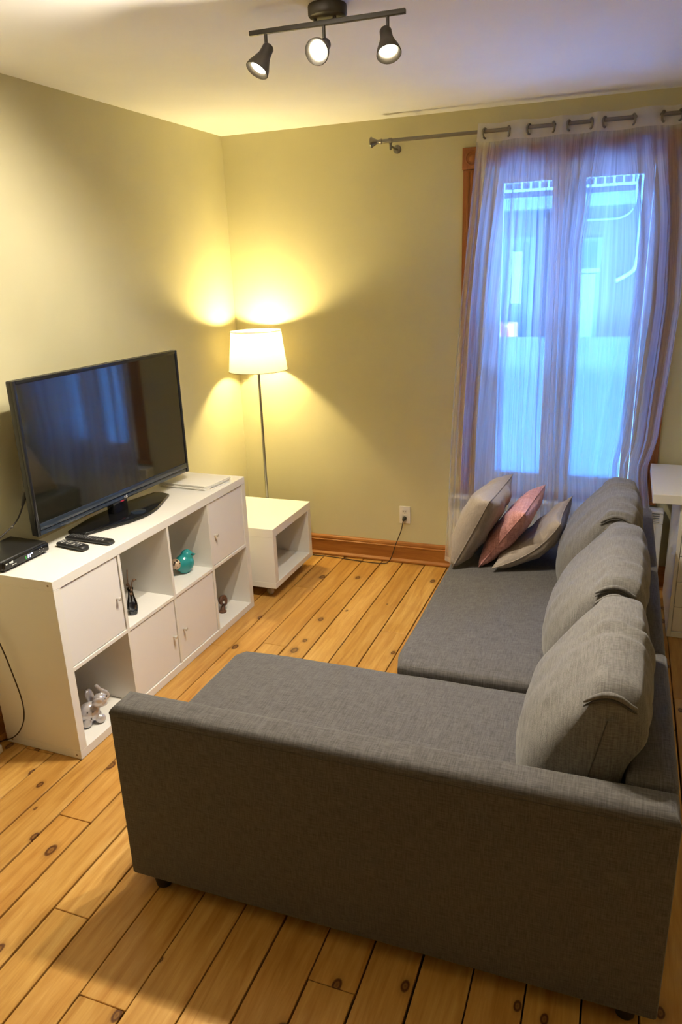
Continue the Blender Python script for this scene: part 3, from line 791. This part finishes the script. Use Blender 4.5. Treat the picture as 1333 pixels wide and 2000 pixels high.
for c in ((0.034, 0.048, 0.106), (0.026, 0.060, 0.112), (0.037, -0.01, 0.070), (0.036, -0.02, 0.040), (0.034, -0.032, 0.075), (0.028, 0.030, 0.030), (0.040, 0.030, 0.094), (0.005, 0.060, 0.118)):
    bm = nb(); ellipsoid(bm, c, (0.0034, 0.0034, 0.0034), 10); obj('dark_spot', bm, M['dot'], el, smooth=True)
# teal bird
p = kw(-0.105, 0.985, CELL_Z1)
bd = thing('bird_figurine', 'teal glazed bird figurine with spotted tail in an upper compartment', 'figurine', (p.x, p.y, p.z+0.0005), -0.55)
bm = nb(); ellipsoid(bm, (0, 0, 0.052), (0.042, 0.052, 0.048)); ellipsoid(bm, (0, 0.018, 0.090), (0.031, 0.031, 0.030)); ellipsoid(bm, (0, 0, 0.008), (0.026, 0.028, 0.008))
remeshed('body', bm, M['teal'], bd, 0.004, 8)
bm = nb(); ellipsoid(bm, (0.010, -0.052, 0.062), (0.031, 0.026, 0.028)); tl = obj('tail', bm, M['spot'], bd, smooth=True)
for c in ((0.030, -0.068, 0.070), (0.036, -0.055, 0.058), (0.028, -0.050, 0.085), (0.033, -0.040, 0.070), (0.018, -0.076, 0.058), (0.026, -0.062, 0.042), (0.034, -0.064, 0.062+0.02)):
    bm = nb(); ellipsoid(bm, c, (0.0045, 0.0045, 0.0045), 10); obj('dark_spot', bm, M['dot'], tl, smooth=True)
bm = nb(); lathe(bm, [(0.008, 0), (0.005, 0.008), (0.001, 0.016)], 12, (0.008, 0.046, 0.088), (0.2, 1, -0.1)); obj('beak', bm, M['teal'], bd, smooth=True)
for s in (-1, 1):
    bm = nb(); ellipsoid(bm, (s*0.026, 0.034, 0.097), (0.004, 0.004, 0.004), 10); obj('eye', bm, M['dot'], bd, smooth=True)
# glass vase with curled twigs
p = kw(-0.070, 0.510, CELL_Z1)
vs2 = thing('bud_vase', 'slender smoky glass vase with curled twigs in an upper compartment', 'vase', (p.x, p.y, p.z+0.0005), 0)
bm = nb(); lathe(bm, [(0.012, 0), (0.020, 0.004), (0.024, 0.030), (0.022, 0.055), (0.014, 0.085), (0.011, 0.110), (0.014, 0.125), (0.0125, 0.125), (0.0095, 0.110), (0.012, 0.085), (0.020, 0.055), (0.021, 0.03), (0.016, 0.01), (0.001, 0.009)], 24, cap=False)
obj('glass', bm, M['vase'], vs2, smooth=True)
bm = nb(); lathe(bm, [(0.001, 0.010), (0.015, 0.0105), (0.019, 0.03), (0.018, 0.05), (0.001, 0.051)], 20); obj('pebble_filling', bm, mat('dark_filling', (0.20, 0.22, 0.28), 0.2), vs2, smooth=True)
for pts in ([(0, 0, 0.05), (0.003, 0.004, 0.12), (0.006, 0.012, 0.150), (0.010, 0.024, 0.158), (0.012, 0.034, 0.150)], [(0, 0, 0.05), (-0.003, -0.003, 0.13), (0.002, -0.012, 0.175), (0.004, -0.008, 0.215)], [(0, 0, 0.05), (0.004, -0.002, 0.12), (0.012, -0.014, 0.14), (0.010, -0.024, 0.165)]):
    bm = nb(); tube(bm, smooth_path(pts, 6), 0.0024, 6); obj('twig', bm, M['twig'], vs2, smooth=True)
for c in ((0.011, 0.018, 0.156), (0.010, -0.006, 0.118), (0.012, -0.016, 0.104), (0.004, -0.02, 0.150)):
    bm = nb(); ellipsoid(bm, c, (0.006, 0.007, 0.006), 10); obj('seed_pod', bm, M['twig'], vs2, smooth=True)
# brown carved ornament (far lower compartment)
p = kw(-0.092, 1.290, CELL_Z0)
br_ = thing('wooden_ornament', 'small brown curled wooden ornament in the lower far compartment', 'figurine', (p.x, p.y, p.z+0.0005), 0)
bm = nb(); tube(bm, smooth_path([(0, -0.012, 0.004), (0, -0.010, 0.022), (0.0, 0.010, 0.040), (0.0, 0.020, 0.062), (0, 0.006, 0.082), (0, -0.018, 0.084), (0, -0.030, 0.068), (0, -0.020, 0.056)], 6), [0.013]*6 + [0.010]*6+[0.015]*12+[0.012]*12+[0.009]*7, 12)
obj('curl', bm, M['brownw'], br_, smooth=True)
bm = nb(); lathe(bm, [(0.020, 0.0), (0.021, 0.006), (0.014, 0.012), (0.001, 0.013)], 18, (0, -0.012, 0)); obj('pedestal', bm, M['brownw'], br_, auto=40)
bm = nb(); ellipsoid(bm, (0.010, -0.012, 0.060), (0.008, 0.010, 0.008), 12); obj('berry', bm, mat('pale_bead', (0.55, 0.5, 0.45), 0.4), br_, smooth=True)

# black lead hanging along the shelf end, and power strip on the floor
yk = -2.358
pts = [at(-40, 1180, y=yk), at(0, 1258, y=yk), at(22, 1310, y=yk), at(42, 1365, y=yk), at(47, 1400, y=yk), at(40, 1425, y=yk), at(26, 1440, y=yk), at(8, 1446, y=yk), at(-8, 1450, y=yk-0.02)]
tag(obj('power_cable', tube(nb(), smooth_path(pts, 8), 0.0026, 8), M['cordb'], None, smooth=True), 'dark cable hanging in a loop along the shelf end panel', 'cable')
ps = thing('power_strip', 'white power strip with black plug on the floor beside the shelf end', 'power strip', (0.036, -2.50, 0.0), 0)
obj('strip_body', box(nb(), -0.005, 0.045, -0.16, 0.105, 0.0008, 0.036, 0.006, 2), M['plate'], ps)
obj('plug', box(nb(), 0.004, 0.038, 0.045, 0.098, 0.0365, 0.095, 0.006, 2), M['cable'], ps)
obj('switch', box(nb(), 0.012, 0.030, -0.145, -0.115, 0.0362, 0.041, 0.002, 1), M['red'], ps)

# ------------------------------------------------------------------ side table on castors
tb = thing('side_table', 'low white box side table on castors in the corner', 'table', (0.0, 0.0, 0.0))
tx0, tx1, ty0, ty1, tz0, tz1 = 0.034, 0.543, -0.760, -0.214, 0.070, 0.4335
tp = lambda n, b: obj(n, b, M['white'], tb)
tp('table_top', box(nb(), tx0, tx1, ty0, ty1, tz1-0.050, tz1, 0.0015, 1))
tp('bottom_panel', box(nb(), tx0, tx1, ty0, ty1, tz0, tz0+0.034, 0.0015, 1))
tp('side_panel', box(nb(), tx0+0.001, tx1-0.0005, ty0+0.001, ty0+0.042, tz0+0.0345, tz1-0.0505, 0.001, 1))
tp('side_panel', box(nb(), tx0+0.001, tx1-0.0005, ty1-0.042, ty1-0.001, tz0+0.0345, tz1-0.0505, 0.001, 1))
tp('back_panel', box(nb(), tx0+0.001, tx0+0.018, ty0+0.043, ty1-0.043, tz0+0.0345, tz1-0.0505, 0.001, 1))
for x in (tx0+0.075, tx1-0.075):
    for y in (ty0+0.065, ty1-0.055):
        bm = nb(); lathe(bm, [(0.022, 0.0695), (0.022, 0.066), (0.006, 0.064), (0.006, 0.04)], 16, (x, y, 0)); c = obj('castor', bm, M['nickel'], tb, auto=40)
        bm = nb(); lathe(bm, [(0.012, -0.012), (0.022, -0.010), (0.0245, -0.005), (0.0245, 0.005), (0.022, 0.010), (0.012, 0.012)], 22, (x+0.004, y, 0.0255), (0.5, 1, 0)); obj('wheel', bm, M['castor'], c, auto=40)

# ------------------------------------------------------------------ floor lamp
LX, LY = 0.236, -0.194
fl = thing('floor_lamp', 'lit floor lamp with white fabric shade behind the side table', 'lamp', (LX, LY, 0))
bm = nb(); lathe(bm, [(0.125, 0.0005), (0.128, 0.006), (0.126, 0.014), (0.030, 0.024), (0.012, 0.030)], 40); obj('base', bm, M['steel'], fl, auto=40)
bm = nb(); tube(bm, [(0, 0, 0.026), (0, 0, 0.8), (0, 0, 1.285)], 0.0085, 14); obj('pole', bm, M['steel'], fl, auto=40)
bm = nb(); lathe(bm, [(0.016, 1.275), (0.018, 1.28), (0.018, 1.325), (0.014, 1.332)], 18); obj('socket', bm, M['plate'], fl, auto=40)
SZ0, SZ1, SR0, SR1 = 1.243, 1.478, 0.178, 0.152
bm = nb(); lathe(bm, [(SR0, SZ0), (SR0+(SR1-SR0)*0.5, (SZ0+SZ1)/2), (SR1, SZ1)], 56, cap=False)
sh = obj('lamp_shade', bm, M['shade'], fl, smooth=True)
for r, z in ((SR0, SZ0), (SR1, SZ1)):
    bm = nb(); tube(bm, [(r*math.cos(2*PI*i/48), r*math.sin(2*PI*i/48), z) for i in range(49)], 0.0022, 6, cap=False); obj('shade_rim', bm, M['shade'], sh, smooth=True)
bm = nb()
for a in (0.4, 0.4+2*PI/3, 0.4+4*PI/3): tube(bm, [(0.016*math.cos(a), 0.016*math.sin(a), 1.30), (0.1685*math.cos(a), 0.1685*math.sin(a), 1.30)], 0.0018, 6)
obj('shade_spider', bm, M['steel'], sh)
bm = nb(); lathe(bm, [(0.013, 1.332), (0.014, 1.352), (0.028, 1.392), (0.030, 1.407), (0.026, 1.425), (0.012, 1.437), (0.001, 1.439)], 20); obj('bulb', bm, M['lbulb'], fl, smooth=True)
ld = bpy.data.lights.new('lamp_light', 'POINT'); ld.energy = LAMP_W; ld.color = LAMP_COL; ld.shadow_soft_size = 0.034
lo = bpy.data.objects.new('lamp_light', ld); COL.objects.link(lo); lo.parent = fl; lo.location = (0, 0, 1.405)

# ------------------------------------------------------------------ wall outlet and lamp cord
oc = (at(780, 988, y=-0.004) + at(803, 1023, y=-0.004))/2
ot = thing('wall_outlet', 'cream wall outlet above the baseboard', 'outlet', (oc.x, -0.001, oc.z))
obj('cover_plate', box(nb(), -0.035, 0.035, -0.0065, 0, -0.057, 0.057, 0.0025, 2), M['plate'], ot)
for s in (-1, 1):
    z = 0.0205*s
    f = obj('socket_face', box(nb(), -0.0165, 0.0165, -0.0085, -0.0066, z-0.0145, z+0.0145, 0.004, 2), M['plate'], ot)
    if s > 0:
        for x in (-0.0065, 0.0065): obj('slot', box(nb(), x-0.0014, x+0.0014, -0.0090, -0.0086, z-0.001, z+0.0075), M['slot'], f)
        bm = nb(); lathe(bm, [(0.0026, 0), (0.0026, 0.0005)], 12, (0, -0.0086, z-0.007), (0, -1, 0)); obj('slot', bm, M['slot'], f)
pc = Vector((oc.x, -0.0102, oc.z-0.0205))
pts = [pc+Vector((-0.002, -0.028, -0.006)), Vector((pc.x-0.012, -0.055, pc.z-0.07)), Vector((pc.x-0.045, -0.062, pc.z-0.16)), Vector((pc.x-0.085, -0.066, 0.03)), Vector((pc.x-0.13, -0.070, 0.0040)),
       Vector((0.86, -0.075, 0.0036)), Vector((0.72, -0.062, 0.0036)), Vector((0.58, -0.050, 0.0036)), Vector((0.45, -0.052, 0.0036)), Vector((LX+0.09, -0.045, 0.0036)), Vector((LX+0.02, LY+0.133, 0.0040))]
cord = tag(obj('lamp_cord', tube(nb(), smooth_path(pts, 8), 0.0030, 8), M['cordb'], None, smooth=True), 'brown lamp cord from the wall outlet along the baseboard', 'cord')
bm = nb(); tube(bm, [pc, pc+Vector((0, -0.008, 0)), pc+Vector((-0.001, -0.022, -0.003)), pc+Vector((-0.002, -0.031, -0.007))], [0.0135, 0.0135, 0.010, 0.005], 14); obj('plug', bm, M['cable'], cord, auto=50)

# ------------------------------------------------------------------ curtain rod and sheers
RY, RZ = -0.128, 2.448
rod = thing('curtain_rod', 'brushed nickel curtain rod with flared end above the window', 'curtain rod', (1.75, 0, RZ))
def rp(name, bm, parent=rod): o = obj(name, bm, M['nickel'], None, auto=45); o.data.transform(Matrix.Translation((-1.75, 0, -RZ))); o.parent = parent; return o
bm = nb(); tube(bm, [(1.03, RY, RZ), (2.68, RY, RZ)], 0.0095, 16); rp('pole', bm)
for s, x in ((-1, 1.028), (1, 2.682)):
    bm = nb(); lathe(bm, [(0.0125, 0), (0.0135, 0.006), (0.011, 0.012), (0.0105, 0.024), (0.014, 0.034), (0.022, 0.050), (0.027, 0.058), (0.026, 0.062), (0.001, 0.060)], 24, (x, RY, RZ), (s, 0, 0)); rp('finial', bm)
for x in (1.075, 2.640):
    bm = nb(); tube(bm, [(x, -0.0075, RZ-0.028), (x, -0.060, RZ-0.028), (x, RY, RZ-0.026)], 0.0055, 10); lathe(bm, [(0.022, 0), (0.022, 0.004), (0.016, 0.006)], 20, (x, -0.001, RZ-0.028), (0, -1, 0))
    lathe(bm, [(0.0135, -0.008), (0.0135, 0.008)], 18, (x, RY, RZ), (1, 0, 0)); tube(bm, [(x, RY, RZ-0.012), (x, RY, RZ-0.045)], [0.007, 0.005], 10); rp('bracket', bm)
def lerp_tab(tab, z):
    for (z0, a), (z1, b) in zip(tab[:-1], tab[1:]):
        if z0 >= z >= z1: t = (z0-z)/(z0-z1); return a+(b-a)*t
    return tab[0][1] if z > tab[0][0] else tab[-1][1]
def curtain(label, ltab, rtab, grom, seed, gmap, ztop=2.484, zbot=0.105):
    t = thing('sheer_curtain', label, 'curtain', ((ltab[-1][1]+rtab[-1][1])/2, -0.15, zbot))
    base = Vector(t.location); nu, nv = 340, 64; off = seed*7.31
    rr = random.Random(seed)
    fre = [rr.uniform(5.5, 7.5), rr.uniform(11, 14), rr.uniform(21, 27), rr.uniform(40, 52)]; ph = [rr.uniform(0, 6) for _ in fre]
    ztab = [ztop, ztop-0.03, ztop-0.06, ztop-0.083, ztop-0.0835]
    k = nv-len(ztab); ztab += [ztop-0.0835 + (zbot+0.05-ztop+0.0835)*(i+1)/k for i in range(k)] + [zbot+0.03, zbot]
    G = [(x-0) for x in grom]
    def surf(u, z):
        xl, xr = lerp_tab(ltab, z), lerp_tab(rtab, z)
        s = (ztop-z)/(ztop-zbot)
        # uneven gathers
        uu = u + 0.020*math.sin(2*PI*(2.3*u+0.4*s)+ph[0]) + 0.012*math.sin(2*PI*(5.1*u-0.6*s)+ph[1])
        uu = u + (uu-u)*math.sin(PI*u)
        # cloth is bunched in some places and hangs almost flat in others
        gx_, slope = uu, 1.0
        for (u0, g0), (u1, g1) in zip(gmap[:-1], gmap[1:]):
            if u0 <= uu <= u1: gx_ = g0+(g1-g0)*(uu-u0)/(u1-u0)
        e_ = 0.03; lo_, hi_ = max(0, u-e_), min(1, u+e_)
        def gm(q):
            for (u0, g0), (u1, g1) in zip(gmap[:-1], gmap[1:]):
                if u0 <= q <= u1: return g0+(g1-g0)*(q-u0)/(u1-u0)
            return q
        slope = (gm(hi_)-gm(lo_))/(hi_-lo_); fa = max(0.22, min(1.15, 1.5-0.62*slope))
        x = xl+(xr-xl)*((1-min(1, s*4))*uu + min(1, s*4)*gx_)
        # at the rod the cloth weaves in front of and behind the pole between grommets
        j = 0
        while j < len(G) and G[j] < x: j += 1
        nxt = G[j] if j < len(G) else G[-1]+ (G[-1]-G[-2]); prv = G[j-1] if j > 0 else G[0]-(G[1]-G[0])
        f = (x-prv)/max(nxt-prv, 1e-4); wtop = (1 if j % 2 else -1)*math.sin(PI*max(0, min(1, f)))
        top = 0.024*wtop
        dr = 0.5*s*math.sin(3*s+seed)
        low = 0.023*math.sin(2*PI*fre[0]*(u+0.03*dr)+ph[0]) + 0.010*math.sin(2*PI*fre[1]*(u-0.02*dr)+ph[1]+1.4*s) + 0.0045*math.sin(2*PI*fre[2]*u+ph[2]+2.2*s) + 0.0014*math.sin(2*PI*fre[3]*u+ph[3])
        low += 0.007*noise.noise(Vector((u*9+off, s*5, off)))
        low *= fa
        b = min(1, max(0, (s-0.02)/0.18)); b = b*b*(3-2*b)
        yc = RY - 0.034*min(1, max(0, (s-0.05)/0.35))
        x += 0.020*fa*fa*math.cos(2*PI*fre[0]*(u+0.03*dr)+ph[0])*b*max(0.0, math.sin(PI*u))**0.5; x += 0.006*noise.noise(Vector((u*6, s*4+off, 3.1)))*b + 0.005*math.sin(2*PI*fre[1]*u*1.7+ph[2]+s*2)*b*math.sin(PI*u)
        return Vector((x, yc + top*(1-b) + low*b, z)) - base
    def build(name, zs, m):
        bm = nb(); uvl = bm.loops.layers.uv.new('UVMap'); g = []
        for z in zs: g.append([bm.verts.new(surf(i/nu, z)) for i in range(nu+1)])
        for a in range(len(zs)-1):
            for i in range(nu):
                f = bm.faces.new((g[a][i], g[a][i+1], g[a+1][i+1], g[a+1][i]))
                for lp, (ii, zz) in zip(f.loops, ((i, zs[a]), (i+1, zs[a]), (i+1, zs[a+1]), (i, zs[a+1]))): lp[uvl].uv = (ii/nu*1.3+off, zz)
        return obj(name, bm, m, t, smooth=True)
    build('sheer_panel', ztab[3:-1], M['sheer'])
    build('header_band', ztab[:4], M['sheerh'])
    build('bottom_hem', ztab[-2:], M['sheerh'])
    for x in grom:
        bm = nb(); R_ = 0.0225; dirv = Vector((1, 0.35 if grom.index(x) % 2 else -0.35, 0)).normalized(); s_ = Vector((-dirv.y, dirv.x, 0))
        tube(bm, [Vector((x, RY, RZ-0.009))-base + s_*(R_*math.cos(2*PI*i/28)) + Vector((0, 0, 1))*(R_*math.sin(2*PI*i/28)) for i in range(29)], 0.0052, 8, cap=False); obj('grommet', bm, M['nickel'], t, smooth=True)
    return t
gx = lambda px, py: at(px, py, y=RY).x
curtain('sheer white curtain panel on the left side of the window', [(2.49, gx(936, 255)), (1.6, gx(903, 600)), (0.9, gx(885, 850)), (0.1, gx(872, 1088))], [(2.49, gx(1099, 245)), (1.6, gx(1087, 600)), (0.9, gx(1077, 850)), (0.1, gx(1073, 1090))],
        [gx(948, 262), gx(994, 262), gx(1034, 262), gx(1081, 258)], 1, [(0, 0), (0.33, 0.27), (0.42, 0.46), (0.62, 0.60), (0.72, 0.76), (1, 1)])
curtain('sheer white curtain panel on the right side of the window', [(2.49, gx(1098, 245)), (1.6, gx(1086, 600)), (0.9, gx(1076, 850)), (0.1, gx(1072, 1090))], [(2.49, gx(1332, 225)), (2.0, gx(1338, 450)), (1.6, gx(1326, 620)), (0.9, gx(1284, 870)), (0.76, gx(1266, 912)), (0.69, gx(1265, 935)), (0.5, gx(1270, 1000)), (0.1, gx(1270, 1100))],
        [gx(1112, 250), gx(1155, 248), gx(1182, 246), gx(1238, 240), gx(1297, 233), gx(1330, 228)], 2, [(0, 0), (0.34, 0.20), (0.40, 0.27), (0.54, 0.60), (0.62, 0.68), (1, 1)])

# ------------------------------------------------------------------ electric heater under the window
ht = thing('baseboard_heater', 'white electric convector heater under the window behind the curtains', 'heater', (1.99, -0.062, 0.1))
hx0, hx1, hy0, hy1, hz0, hz1 = 1.40-1.99, 2.592-1.99, -0.038, 0.034, 0.0, 0.398
obj('heater_body', box(nb(), hx0, hx1, hy0+0.004, hy1, hz0, hz1-0.075, 0.008, 2), M['enamel'], ht, auto=35)
obj('top_cap', box(nb(), hx0, hx1, hy0, hy1, hz1-0.016, hz1, 0.006, 2), M['enamel'], ht, auto=35)
for x0, x1 in ((hx0, hx0+0.02), (hx1-0.02, hx1)): obj('end_cap', box(nb(), x0, x1, hy0+0.002, hy1, hz1-0.0745, hz1-0.0165, 0.003, 1), M['enamel'], ht)
obj('grille_back', box(nb(), hx0+0.021, hx1-0.021, hy0+0.030, hy1, hz1-0.0745, hz1-0.0165), M['slot'], ht)
for k in range(5):
    z = hz1-0.073+k*0.0115; obj('louvre', box(nb(), hx0+0.0205, hx1-0.0205, hy0+0.002, hy0+0.026, z, z+0.005, 0.001, 1), M['enamel'], ht)
for x in (hx0+0.15, hx1-0.15): obj('wall_bracket', box(nb(), x, x+0.04, hy1+0.0002, 0.0605, hz1-0.2, hz1-0.12), M['enamel'], ht)

# ------------------------------------------------------------------ white desk with drawer unit
dk = thing('white_desk', 'white desk with a drawer unit standing right of the window', 'desk', (2.503, -0.63, 0))
dpx = lambda n, b, m=None, parent=None: obj(n, b, m or M['white'], parent or dk)
dpx('desk_top', box(nb(), 0, 1.20, 0, 0.585, 0.705, 0.750, 0.0015, 1))
ux0, ux1, uy0, uy1 = 0.128, 0.488, 0.031, 0.575
dpx('drawer_carcass', box(nb(), ux0, ux0+0.018, uy0, uy1, 0.0008, 0.7045, 0.0008, 1))
dpx('drawer_carcass', box(nb(), ux1-0.018, ux1, uy0, uy1, 0.0008, 0.7045, 0.0008, 1))
dpx('plinth', box(nb(), ux0+0.0185, ux1-0.0185, uy0+0.0, uy1, 0.0008, 0.030, 0.0008, 1))
dpx('carcass_back', box(nb(), ux0+0.0185, ux1-0.0185, uy1-0.012, uy1, 0.031, 0.704))
for k in range(5):
    z = 0.033 + k*0.1335
    dpx('drawer', box(nb(), ux0+0.0205, ux1-0.0205, uy0+0.004, uy1-0.05, z, z+0.1305, 0.0015, 1), M['door'])
dpx('leg_panel', box(nb(), 1.16, 1.198, uy0, uy1, 0.0008, 0.7045, 0.001, 1))

# ------------------------------------------------------------------ ceiling track light
BZ = 2.531; BY = -1.860; BXc = 1.393
tl = thing('track_light', 'dark three-spot ceiling track light, all spots lit', 'ceiling light', (BXc, BY, H), 0.03)
bm = nb(); lathe(bm, [(0.058, -0.0005), (0.059, -0.004), (0.059, -0.026), (0.055, -0.031), (0.050, -0.032), (0.001, -0.032)], 40, (0.01, 0.0, 0)); obj('ceiling_plate', bm, M['fix'], tl, auto=40)
bm = nb(); box(bm, -0.252, 0.252, -0.0065, 0.0065, BZ-H-0.007, BZ-H+0.007, 0.0015, 1); obj('bar', bm, M['fix'], tl)
for x in (-0.030, 0.032):
    bm = nb(); tube(bm, [(x, 0, BZ-H+0.007), (x, 0, -0.0318)], 0.0055, 10); obj('post', bm, M['fix'], tl, auto=40)
HEADS = [(-0.197, Vector((-0.32, -0.46, -0.82))), (-0.004, Vector((-0.02, -0.90, -0.44))), (0.197, Vector((0.24, -0.46, -0.84)))]
for i, (x, d) in enumerate(HEADS):
    d.normalize(); zs = BZ-H-0.007
    bm = nb(); tube(bm, [(x, 0, zs), (x, 0, zs-0.040)], 0.0052, 10); st = obj('stem', bm, M['fix'], tl, auto=40)
    piv = Vector((x, -0.002, zs-0.046)); org = piv - d*0.030 + Vector((0, -0.012, -0.012))
    bm = nb(); lathe(bm, [(0.001, 0.0), (0.015, 0.001), (0.018, 0.006), (0.0185, 0.022), (0.020, 0.036), (0.027, 0.055), (0.035, 0.075), (0.0375, 0.088), (0.0355, 0.090), (0.028, 0.085), (0.0225, 0.076)], 32, org, d, cap=False)
    hd = obj('spot_head', bm, M['fix'], tl, auto=50)
    bm = nb(); lathe(bm, [(0.001, 0.081), (0.016, 0.081), (0.0215, 0.079), (0.0225, 0.076)], 28, org, d, cap=False); obj('bulb_face', bm, M['bulb'], hd, smooth=True)
    bm = nb(); tube(bm, [piv+Vector((0, 0.001, 0.006)), org + d*0.016 + Vector((0, 0.006, 0.008))], 0.0055, 8); obj('swivel', bm, M['fix'], hd, auto=40)
    s = bpy.data.lights.new('spot_light', 'SPOT'); s.energy = TRACK_W; s.color = TRACK_COL; s.spot_size = math.radians(172); s.spot_blend = 0.55; s.shadow_soft_size = 0.022
    so = bpy.data.objects.new('spot_light', s); COL.objects.link(so); so.parent = tl; so.location = org + d*0.105
    so.rotation_euler = d.to_track_quat('-Z', 'Y').to_euler()
